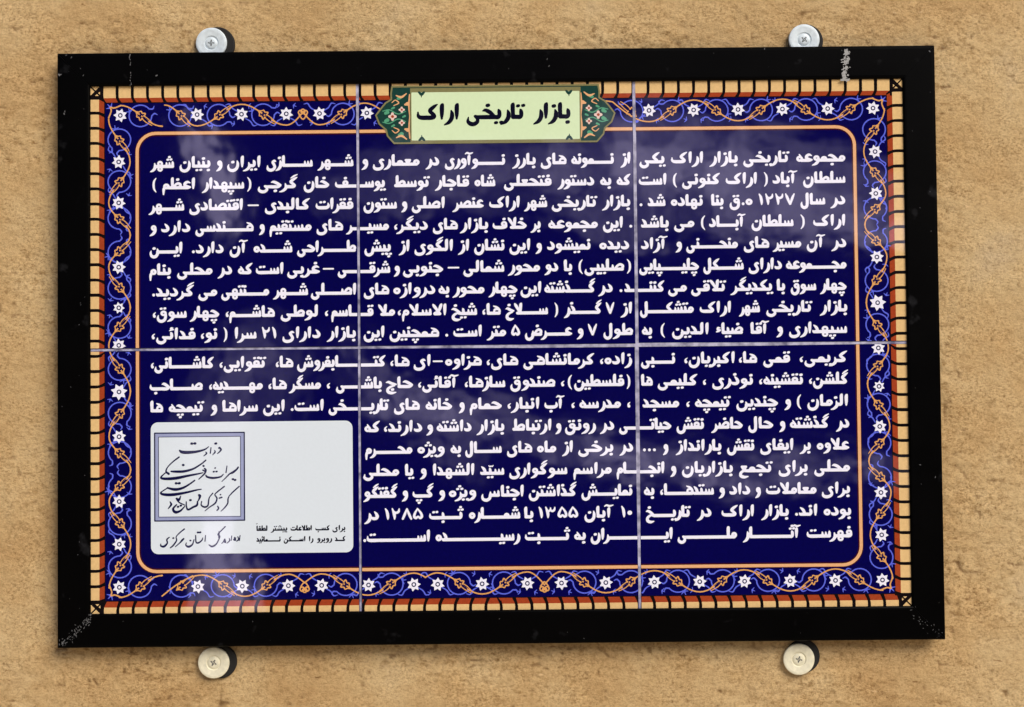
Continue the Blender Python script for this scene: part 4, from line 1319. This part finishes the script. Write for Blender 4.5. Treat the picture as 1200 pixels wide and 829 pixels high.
# the lower band: outer edge is below
scroll('bottom', [(bs([(140, 1), (190, -1)]), -1), (bs([(190, 0.9), (237, -1), (287, 1), (338, -1), (357, -0.2)]), -1),
                  (bs([(357, -0.2), (377, -1), (431, 1), (485, -1), (498.7, -0.6)]), 1), (bs([(498.7, -0.6), (512.6, -1), (565, 1), (618, -1), (638, 0.2)]), -1),
                  (bs([(638, 0.2), (658, -1), (710, 1), (767, -1), (820, 1), (872, -1), (926, 1), (979, -1), (1034, 1)]), 1)],
       [(bu(x), 1) for x in (140, 232, 284, 338, 377, 432, 485, 513, 565, 618, 658, 710, 767, 820, 872.6, 926, 979, 1034)])
scroll('left', [(ls([(140, 1), (190, -1), (238, 1), (276, -1.01)]), -1), (ls([(276, -1.01), (313, 1), (361, -1.01)]), 1),
                (ls([(361, -1.01), (405, 1), (459, -1)]), 1), (ls([(459, -1), (512, 1), (551, -1.01)]), -1), (ls([(551, -1.01), (588, 1), (638, -1), (689, 1)]), 1)],
       [(lv(y), q) for y, q in ((190, 1), (238, 1), (313.4, 1), (361, 0.85), (405, 1), (459.5, 1.2), (512, 1), (588, 1), (638, 1))])
scroll('right', [(rs_([(128, 1), (178, -1), (227, 1), (263.6, -1.01)]), -1), (rs_([(263.6, -1.01), (301, 1), (355, -1)]), 1),
                 (rs_([(355, -1), (408, 1), (450, -1.01)]), -1), (rs_([(450, -1.01), (500, 1), (540.5, -1.01)]), -1), (rs_([(540.5, -1.01), (577, 1), (627, -1), (678, 1)]), 1)],
       [(rv(y), q) for y, q in ((178, 1), (227, 1), (301.5, 1), (355, 1.2), (408, 1), (453, 0.85), (500, 1), (577.4, 1), (627, 1))])
# corners: the vine turns round the corner flower; a leaf in the very corner
for su in (-1, 1):
    for sv in (-1, 1):
        du, dv_ = (34.0 if su < 0 else 34.2), (35.2 if sv < 0 else 31.2)
        e1, e2 = (su * (IU - du - 2), sv * (IV - dv_ + AMP)), (su * (IU - du + AMP), sv * (IV - dv_ - 2))
        vine.stroke([e1 + (1.7,), (su * (IU - du + 6), sv * (IV - dv_ + 9.6), 1.6), (su * (IU - du + 10.5), sv * (IV - dv_ + 10.5), 1.8), (su * (IU - du + 9.6), sv * (IV - dv_ + 6), 1.6), e2 + (1.7,)])
        ku, kv = su * (IU - du + 10), sv * (IV - dv_ + 10)
        for a in (-1.0, 0.0, 1.0):
            d = math.atan2(sv, su) + a
            leaf.stroke([(ku, kv, 2.2), (ku + 5.4 * math.cos(d), kv + 5.4 * math.sin(d), 0.8)])
# trefoils where two vines meet
for u_, v_, s in ((tu(355), at(355, 134)[1], -1), (bu(357), at(357, 688.5)[1], 1), (bu(638), at(638, 688)[1], 1)):
    for a in (-2.5, -0.64, -1.57):
        d = a if s < 0 else -a
        vine.line(ring(u_ + 3.6 * math.cos(d), v_ + 3.4 * math.sin(d), 2.5, 2.5, 1.5, 10))
    vine.stroke([(u_ - 4.5, v_ - s * 1, 1.4), (u_, v_ - s * 6.0, 1.6), (u_ + 4.5, v_ - s * 1, 1.4)])

# ---- the text
line_inks = []
for i, row in enumerate(TEXT.strip().split('\n')):
    ink = Ink()
    for item in row.split(';'):
        vw, w, a, b = item.split(' ')
        va, vb_ = VIEW[vw[0]], VIEW[vw[-1]]
        y = 0
        xr_px, xl_px = va[0] + float(a) / va[2], vb_[0] + float(b) / vb_[2]
        v = line_v(i)
        # row height in the photograph at that place, only to undo the slight tilt
        yp = 406 + v
        lay(ink, digits_ltr(w), at(xr_px, yp - 0.0096 * (xr_px - 600))[0], at(xl_px, yp - 0.0096 * (xl_px - 600))[0], v)
    line_inks.append(ink)

bed, cream, rust, joint = brick_border()
for (ri, ci), (t, clip, org) in tiles.items():
    sh = Sheet()
    sh.add(bed, 'black', 1, clip, 0.6)
    sh.add(rust, 'rust', 2, clip)
    sh.add(cream, 'cream', 3, clip)
    sh.add(joint, 'black', 4, clip)
    sh.build('brick_border', t, org)
    sh = Sheet()
    sh.add(tendril, 'blue', 5, clip, 0.35)
    sh.add(leaf, 'blue', 6, clip, 0.35)
    sh.add(vine, 'orange', 7, clip, 0.35)
    sh.add(bud_dark, 'navy', 8, clip, 0.35)
    sh.add(star, 'white', 9, clip, 0.35)
    sh.add(eye, 'navy', 10, clip, 0.35)
    sh.build('scroll_border', t, org)
    sh = Sheet()
    sh.add(inset_dark, 'maroon', 1, clip, 0.6)
    sh.add(inset, 'peach', 2, clip)
    sh.build('inset_line', t, org)
    for i in (range(9) if ri == 0 else range(9, 18)):
        sh = Sheet()
        sh.add(line_inks[i], 'white', 3, clip, 0.36, 0.0)
        sh.build('text_line', t, org)

# ---- title cartouche
def Z(x, y, w=None):
    """a point measured in the enlarged title"""
    r = at(420 + x / 3.529, 80 + y / 3.529)
    return r if w is None else r + (w,)


L1, L2_ = Ink(), Ink()
cart = bpy.data.objects.new('title_cartouche', None)
link(cart, plaque)
CU, CV = at(580.5, 135.8)
HU, HV = 139.0, 31.0
lobe = [(459.5, 102.0), (458.3, 110), (458.6, 117), (452, 121), (447, 127), (440.6, 135.5), (444.5, 145.5), (452.6, 152.6), (454.2, 159.6), (462, 168.2)]
lobe = [(CU - at(x, y)[0], at(x, y)[1] - CV) for x, y in lobe]
outl = [(CU - a, CV + b) for a, b in lobe] + [(CU + a, CV + b) for a, b in lobe[::-1]]
body, edge = Ink(), Ink()
body.poly(outl)
edge.line([p + (1.9,) for p in outl + outl[:1]])
panel_f, panel_e = Ink(), Ink()
PX0, PX1, PY0, PY1 = CU - 99.0, CU + 99.5, CV - 28.4, CV + 28.6
panel_f.poly([(PX0, PY0), (PX1, PY0), (PX1, PY1), (PX0, PY1)])
panel_e.poly([(PX0 - 1.4, CV - 33.4), (PX1 + 1.4, CV - 33.4), (PX1 + 1.4, PY1 + 2.4), (PX0 - 1.4, PY1 + 2.4)])
panel_e.line([(PX0 - 0.6, PY0 - 1, 1.6), (PX1 + 0.6, PY0 - 1, 1.6), (PX1 + 0.6, PY1 + 1, 1.6), (PX0 - 0.6, PY1 + 1, 1.6), (PX0 - 0.6, PY0 - 1, 1.6)])
dk, jade, pale, gold, rose = Ink(), Ink(), Ink(), Ink(), Ink()
for s in (-1, 1):
    for (a, b, r) in ((-20, -8, 4.0), (-20, 7.5, 4.0), (-31, 0, 5.4)):
        # flowers: four lobes
        cx_, cy_ = CU + s * (100 - a - 9.5), CV + b
        for k in range(4):
            q = k * math.pi / 2
            pale.stroke([(cx_ + r * 0.30 * math.cos(q), cy_ + r * 0.30 * math.sin(q), r * 0.8), (cx_ + r * 0.62 * math.cos(q), cy_ + r * 0.62 * math.sin(q), r * 0.62)])
        rose.stroke([(cx_, cy_, r * 0.62), (cx_ + 0.1, cy_, r * 0.62)])
    for (a, b, r) in ((128.5, -4.6, 4.4), (128.5, 4.6, 4.4), (113.5, -22, 4.2), (112, 21.5, 5.0), (121, -10, 2.6), (121, 11, 2.6), (108, 0, 2.4)):
        jade.stroke([(CU + s * (a - 1.2), CV + b - 0.6, r), (CU + s * (a + 1.2), CV + b + 0.6, r * 0.8)])
    for (a, b) in ((103.5, -15), (103.5, 16)):
        gold.stroke([(CU + s * a, CV + b, 4.6), (CU + s * (a + 3), CV + b * 0.94, 2.2)])
    for b in (-1, 1):
        gold.stroke([(CU + s * 117, CV + b * 25, 1.2), (CU + s * 111, CV + b * 23, 2.6), (CU + s * 105, CV + b * 27, 1.4)])
        gold.stroke([(CU + s * 120, CV + b * 13, 1.0), (CU + s * 114, CV + b * 16, 1.4), (CU + s * 118, CV + b * 19.5, 1.2), (CU + s * 122, CV + b * 16.5, 1.0)])
        jade.stroke([(CU + s * 133, CV + b * 6.5, 1.0), (CU + s * 125, CV + b * 8, 1.3), (CU + s * 115, CV + b * 3, 1.2), (CU + s * 106, CV + b * 6, 1.0)])
        gold.stroke([(CU + s * 101.2, CV - b * 26, 1.3), (CU + s * 102, CV - b * 13, 1.8), (CU + s * 101.2, CV, 1.0)])
    for b in (-1, 1):
        dk.stroke([(CU + s * 90, CV + b * 28.5, 2.4), (CU + s * 87, CV + b * 26.0, 3.6), (CU + s * 84, CV + b * 28.5, 2.4)])
        dk.stroke([(CU + s * 87, CV + b * 27, 2.0), (CU + s * 87.2, CV + b * 22.6, 0.9)])
oc = (CU, CV, TILE_DEP)


def on_plaque(o, org=oc):
    o.location = loc([org], ORG)[0]
    return o


cart.location = loc([oc], ORG)[0]
sh = Sheet()
sh.add(body, 'bottle', 11)
sh.add(jade, 'jade', 12)
sh.add(gold, 'peach', 13)
sh.add(pale, 'pink', 14)
sh.add(rose, 'rust', 15)
sh.add(edge, 'olive', 16)
sh.build('floral_surround', cart, oc)
sh = Sheet()
sh.add(panel_e, 'olive', 17)
sh.add(panel_f, 'lime', 18, h=0.8)
sh.add(dk, 'bottle', 19)
sh.build('title_panel', cart, oc)
ti = Ink()
for w, a, b in (('بازار', 878, 722), ('تاریخی', 692, 445), ('اراک', 418, 240)):
    lay(ti, w, Z(a, 200)[0], Z(b, 200)[0], Z((a + b) / 2, 212 - (a + b - 1100) * 0.0045)[1], 1.42)
sh = Sheet()
sh.add(ti, 'title_ink', 20, h=0.4)
sh.build('title_lettering', cart, oc)

# ---- white panel at the lower left: ministry emblem, department name, caption
def N(x, y, w=None):
    """a point measured in the enlarged white panel"""
    r = at(170 + x / 4.8, 490 + y / 4.8)
    return r if w is None else r + (w,)


p0, p1, p2, p3 = N(33, 30), N(1170, 10), N(1168, 750), N(33, 772)
iu0, iu1, iv0, iv1 = (p0[0] + p3[0]) / 2, (p1[0] + p2[0]) / 2, (p0[1] + p1[1]) / 2, (p2[1] + p3[1]) / 2
info = bpy.data.objects.new('information_panel', None)
link(info, plaque)
oi = ((iu0 + iu1) / 2, (iv0 + iv1) / 2, TILE_DEP)
info.location = loc([oi], ORG)[0]
pn = Ink()
pn.poly([(oi[0] + a, oi[1] + b) for a, b in round_rect((iu1 - iu0) / 2, (iv1 - iv0) / 2, 8.5)])
sh = Sheet()
sh.add(pn, 'panel', 4, h=0.8)
sh.build('panel', info, oi)
e0, e2 = N(52, 84), N(562, 577)
eu0, ev0, eu1, ev1 = e0[0], e0[1], e2[0], e2[1]


def frame_ink(inset_, w):
    k = Ink()
    a, b, c_, d_ = eu0 + inset_, ev0 + inset_, eu1 - inset_, ev1 - inset_
    k.line([(a, b, w), (c_, b, w), (c_, d_, w), (a, d_, w), (a, b, w)])
    return k


sh = Sheet()
sh.add(frame_ink(2.6, 5.0), 'lavender', 5)
sh.add(frame_ink(0.4, 1.5), 'ink', 6)
sh.add(frame_ink(5.0, 0.7), 'ink', 7)


def E1(x, y, w):
    r = at(178 + x / 10.36, 500 + y / 10.36)
    return r + (w,)


def E2(x, y, w):
    r = at(178 + x / 10.36, 555 + y / 10.36)
    return r + (w,)


def E3(x, y, w):
    r = at(178 + x / 10.526, 605 + y / 10.526)
    return r + (w,)


em = Ink()
NAST = [
    # first row
    [E1(825, 262, 1.6), E1(840, 280, 1.8), E1(822, 308, 1.2), E1(795, 330, 0.6)], [E1(812, 262, 1.4), E1(826, 255, 1.4)],
    [E1(762, 290, 0.7), E1(768, 310, 1.4), E1(738, 345, 0.6)], [E1(770, 208, 2.2), E1(782, 206, 2.2)],
    [E1(718, 258, 1.0), E1(710, 325, 1.1)], [E1(655, 310, 0.8), E1(664, 328, 1.5), E1(630, 358, 0.6)],
    [E1(690, 245, 0.7), E1(640, 280, 1.6), E1(540, 306, 2.6), E1(430, 315, 3.4), E1(365, 310, 3.2), E1(338, 292, 1.6)],
    [E1(480, 208, 2.4), E1(490, 208, 2.4)], [E1(518, 206, 2.4), E1(528, 206, 2.4)],
    # second row, right word
    [E1(1048, 495, 1.6), E1(1030, 520, 1.8), E1(985, 556, 2.4), E1(945, 575, 1.4), E1(900, 620, 1.0), E1(850, 668, 0.6)],
    [E1(980, 640, 1.9), E1(990, 640, 1.9)], [E1(1004, 650, 1.9), E1(1016, 648, 1.9)],
    [E1(912, 480, 0.9), E1(900, 560, 1.0)], [E1(868, 580, 0.8), E1(830, 612, 1.6), E1(740, 625, 2.2), E1(672, 612, 2.0), E1(655, 590, 1.0)],
    [E1(748, 550, 1.6), E1(756, 548, 1.6)], [E1(780, 548, 1.6), E1(790, 546, 1.6)], [E1(768, 505, 1.6), E1(772, 500, 1.0)],
    # second row, left word
    [E1(625, 478, 2.0), E1(630, 480, 2.0)], [E1(640, 510, 1.4), E1(655, 530, 2.0), E1(638, 575, 1.6), E1(570, 640, 0.8)], [E1(620, 530, 1.4), E1(648, 545, 1.4)],
    [E1(655, 410, 1.3), E1(600, 455, 1.4), E1(500, 515, 2.0), E1(390, 545, 2.6), E1(290, 548, 2.4), E1(235, 545, 1.5)],
    [E1(378, 468, 2.4), E1(384, 468, 2.4)], [E1(330, 372, 1.5), E1(260, 425, 1.2), E1(195, 490, 1.0), E1(172, 545, 1.6), E1(205, 575, 2.4)],
    [E1(620, 562, 0.9), E1(560, 575, 1.6), E1(430, 600, 2.4), E1(290, 628, 3.2), E1(160, 635, 2.8), E1(110, 620, 1.8), E1(150, 575, 1.0), E1(172, 560, 1.0)],
    # third row
    [E1(520, 655, 1.4), E1(450, 705, 1.7), E1(370, 748, 2.4), E1(280, 765, 3.0), E1(190, 745, 1.7)], [E1(292, 690, 2.4), E1(300, 690, 2.4)], [E1(328, 690, 2.4), E1(338, 688, 2.4)],
    [E1(600, 762, 0.8), E1(540, 772, 1.6), E1(400, 805, 2.4), E1(250, 828, 3.2), E1(150, 826, 2.8), E1(108, 810, 1.8), E1(130, 785, 1.0), E1(185, 750, 1.1)],
    # fourth row
    [E2(1060, 158, 1.2), E2(985, 225, 1.3), E2(938, 275, 0.9)], [E2(938, 275, 0.9), E2(925, 310, 1.3), E2(920, 365, 1.4), E2(880, 420, 1.2), E2(840, 458, 0.6)],
    [E2(880, 158, 1.2), E2(800, 220, 1.2), E2(765, 258, 1.0), E2(790, 300, 1.4), E2(770, 360, 1.6), E2(700, 410, 1.0), E2(645, 455, 0.6)],
    [E2(800, 400, 1.4), E2(810, 425, 1.6), E2(790, 450, 1.0)], [E2(820, 300, 1.4), E2(850, 290, 1.4)], [E2(832, 258, 1.4), E2(836, 256, 1.2)],
    [E2(740, 240, 1.1), E2(700, 290, 1.0), E2(690, 330, 1.4), E2(680, 390, 1.5), E2(640, 408, 1.8), E2(600, 385, 1.2), E2(605, 340, 0.9)],
    [E2(560, 340, 0.8), E2(580, 290, 2.0), E2(572, 262, 2.0), E2(590, 275, 1.8), E2(575, 315, 1.2)],
    [E2(555, 340, 1.4), E2(548, 385, 2.2), E2(500, 410, 2.0), E2(440, 440, 1.8), E2(420, 400, 1.3), E2(418, 345, 1.0)], [E2(465, 325, 2.2), E2(472, 324, 2.2)],
    [E2(350, 275, 0.8), E2(330, 320, 2.4), E2(300, 305, 1.8), E2(330, 350, 1.2), E2(400, 385, 0.9)], [E2(300, 380, 1.2), E2(258, 430, 2.2), E2(285, 470, 3.0), E2(345, 455, 2.0), E2(400, 400, 0.9)],
    [E2(315, 405, 2.0), E2(322, 404, 2.0)], [E2(348, 392, 2.0), E2(356, 390, 2.0)],
    [E2(222, 345, 1.0), E2(236, 375, 2.0), E2(222, 400, 1.6), E2(198, 428, 0.7)],
]
for s in NAST:
    em.stroke(s, 5)
sh.add(em, 'ink', 8, h=0.3, bold=0.18)
sh.build('ministry_emblem', info, oi)
dp = Ink()
DEPT = [
    [E3(1088, 240, 0.8), E3(1080, 300, 0.9)], [E3(1060, 255, 0.9), E3(1070, 290, 1.3), E3(1045, 310, 0.8)], [E3(1020, 265, 1.3), E3(1030, 295, 1.7), E3(1010, 290, 1.2), E3(1035, 270, 1.0)],
    [E3(985, 245, 0.8), E3(978, 300, 0.9)], [E3(955, 275, 0.8), E3(958, 305, 1.2), E3(925, 335, 0.6)], [E3(900, 285, 1.4), E3(890, 310, 1.6), E3(910, 325, 1.2), E3(902, 290, 1.0)], [E3(890, 310, 1.2), E3(862, 338, 0.6)],
    [E3(905, 130, 1.2), E3(850, 185, 1.1), E3(815, 225, 1.0), E3(835, 250, 1.7), E3(820, 300, 1.2), E3(790, 350, 1.4), E3(742, 375, 2.0), E3(705, 355, 1.0)],
    [E3(830, 195, 1.4), E3(825, 260, 1.2)],
    [E3(662, 240, 0.9), E3(655, 310, 1.0)], [E3(628, 270, 0.9), E3(615, 300, 1.3), E3(575, 330, 1.7), E3(545, 320, 1.4), E3(540, 240, 1.0)], [E3(565, 202, 1.9), E3(574, 202, 1.9)], [E3(590, 202, 1.9), E3(600, 200, 1.9)],
    [E3(520, 290, 0.9), E3(500, 350, 1.5), E3(455, 378, 2.4), E3(420, 360, 1.4), E3(425, 330, 0.8)], [E3(472, 302, 1.6), E3(478, 302, 1.6)],
    [E3(392, 280, 1.6), E3(372, 300, 2.0), E3(345, 330, 1.2), E3(290, 378, 0.7)],
    [E3(400, 160, 1.4), E3(345, 205, 1.2), E3(300, 255, 0.9), E3(305, 300, 1.3), E3(265, 360, 1.5), E3(228, 392, 1.0)], [E3(262, 272, 1.7), E3(268, 271, 1.7)],
    [E3(215, 262, 0.9), E3(185, 290, 1.4), E3(190, 335, 1.5), E3(150, 375, 2.3), E3(112, 368, 1.6), E3(110, 345, 0.8)],
]
for s in DEPT:
    dp.stroke(s, 5)
sh = Sheet()
sh.add(dp, 'ink', 5, h=0.3, bold=0.18)
sh.build('department_lettering', info, oi)


def X4(x, y):
    return at(292 + x / 10.0, 600 + y / 10.0)


cp = Ink()
for w, a, b in (('برای', 1130, 975), ('کسب', 945, 775), ('اطلاعات', 735, 485), ('بیشتر', 450, 250), ('لطفا', 215, 85)):
    lay(cp, w, X4(a, 220)[0], X4(b, 220)[0], X4((a + b) / 2, 225 - (a + b) * 0.004)[1], 0.46)
cp.stroke([X4(98, 138) + (0.6,), X4(84, 142) + (0.8,)])
for w, a, b in (('کـد', 1130, 1005), ('روبرو', 975, 790), ('را', 755, 700), ('اسـکن', 660, 405), ('نـمائید', 370, 85)):
    lay(cp, w, X4(a, 350)[0], X4(b, 350)[0], X4((a + b) / 2, 352 - (a + b) * 0.004)[1], 0.46)
sh = Sheet()
sh.add(cp, 'title_ink', 5, h=0.25)
sh.build('caption_lettering', info, oi)


# ------------------------------------------------------------------ fixing screws
def lathe(profile, n=40):
    """profile of (radius, depth), front to back; first and last closed"""
    vs, fs = [], []
    for r, d in profile:
        for k in range(n):
            a = 2 * math.pi * k / n
            vs.append((r * math.cos(a), r * math.sin(a), d))
    for j in range(len(profile) - 1):
        for k in range(n):
            k2 = (k + 1) % n
            fs.append([j * n + k, (j + 1) * n + k, (j + 1) * n + k2, j * n + k2])
    fs.append(list(range(n)))
    fs.append(list(range((len(profile) - 1) * n, len(profile) * n))[::-1])
    return vs, fs


def fixing_screw(x, y, spacer, mat, label, turn):
    u, v = at(x, y, 15.0)
    root = bpy.data.objects.new('fixing_screw', None)
    root.empty_display_size = 0.01
    C.objects.link(root)
    root.location = W3(u, v, WALL_DEP)
    root['label'], root['category'], root['group'] = label, 'screw', 'screws fixing the plaque to the wall'

    def add(name, geo, mt, parent, off=(0, 0), ang=0.0, smooth=True):
        ca, sa = math.cos(ang), math.sin(ang)
        pts = [((a * ca - b * sa + off[0]) * S, (d - WALL_DEP) * S, -(a * sa + b * ca + off[1]) * S) for a, b, d in geo[0]]
        o = mesh_obj(name, pts, geo[1], mt, parent)
        return o
    add('rubber_spacer', lathe([(spacer[2] - 1.4, 17.6), (spacer[2] - 0.4, 18.0), (spacer[2], 18.8), (spacer[2], 26.0)]), M['rubber'], root, spacer[:2])
    add('washer', lathe([(8.2, 16.3), (8.9, 15.2), (15.5, 14.6), (17.6, 14.8), (18.3, 15.3), (18.5, 16.0), (18.5, 17.4)]), mat, root)
    hd = add('screw_head', lathe([(1.2, 14.8), (4.8, 15.0), (6.6, 15.5), (7.2, 16.3), (7.2, 18.0)]), mat, root)
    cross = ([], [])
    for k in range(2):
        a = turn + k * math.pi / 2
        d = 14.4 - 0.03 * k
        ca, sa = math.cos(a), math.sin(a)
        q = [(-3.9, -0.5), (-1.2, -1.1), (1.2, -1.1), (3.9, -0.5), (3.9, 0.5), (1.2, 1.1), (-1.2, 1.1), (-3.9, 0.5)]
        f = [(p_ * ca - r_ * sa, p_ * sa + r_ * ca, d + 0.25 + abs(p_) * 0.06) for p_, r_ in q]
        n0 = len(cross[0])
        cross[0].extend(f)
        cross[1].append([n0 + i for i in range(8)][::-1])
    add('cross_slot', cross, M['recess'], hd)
    return root


fixing_screw(247.5, 50.5, (6.5, 1.0, 21.0), M['zinc'], 'blue-grey washer screw above the frame, left of the upper two', 0.05)
fixing_screw(942.5, 46.5, (2.5, 1.5, 20.8), M['zinc'], 'pale silver washer screw above the frame, right of the upper two', 0.7)
fixing_screw(250.2, 777.0, (7.0, -0.5, 19.6), M['brass'], 'yellowish cream washer screw below the frame, left of the lower two', 0.5)
fixing_screw(936.3, 773.0, (5.6, -3.2, 19.8), M['brass'], 'greenish silver washer screw below the frame, right of the lower two', 0.25)
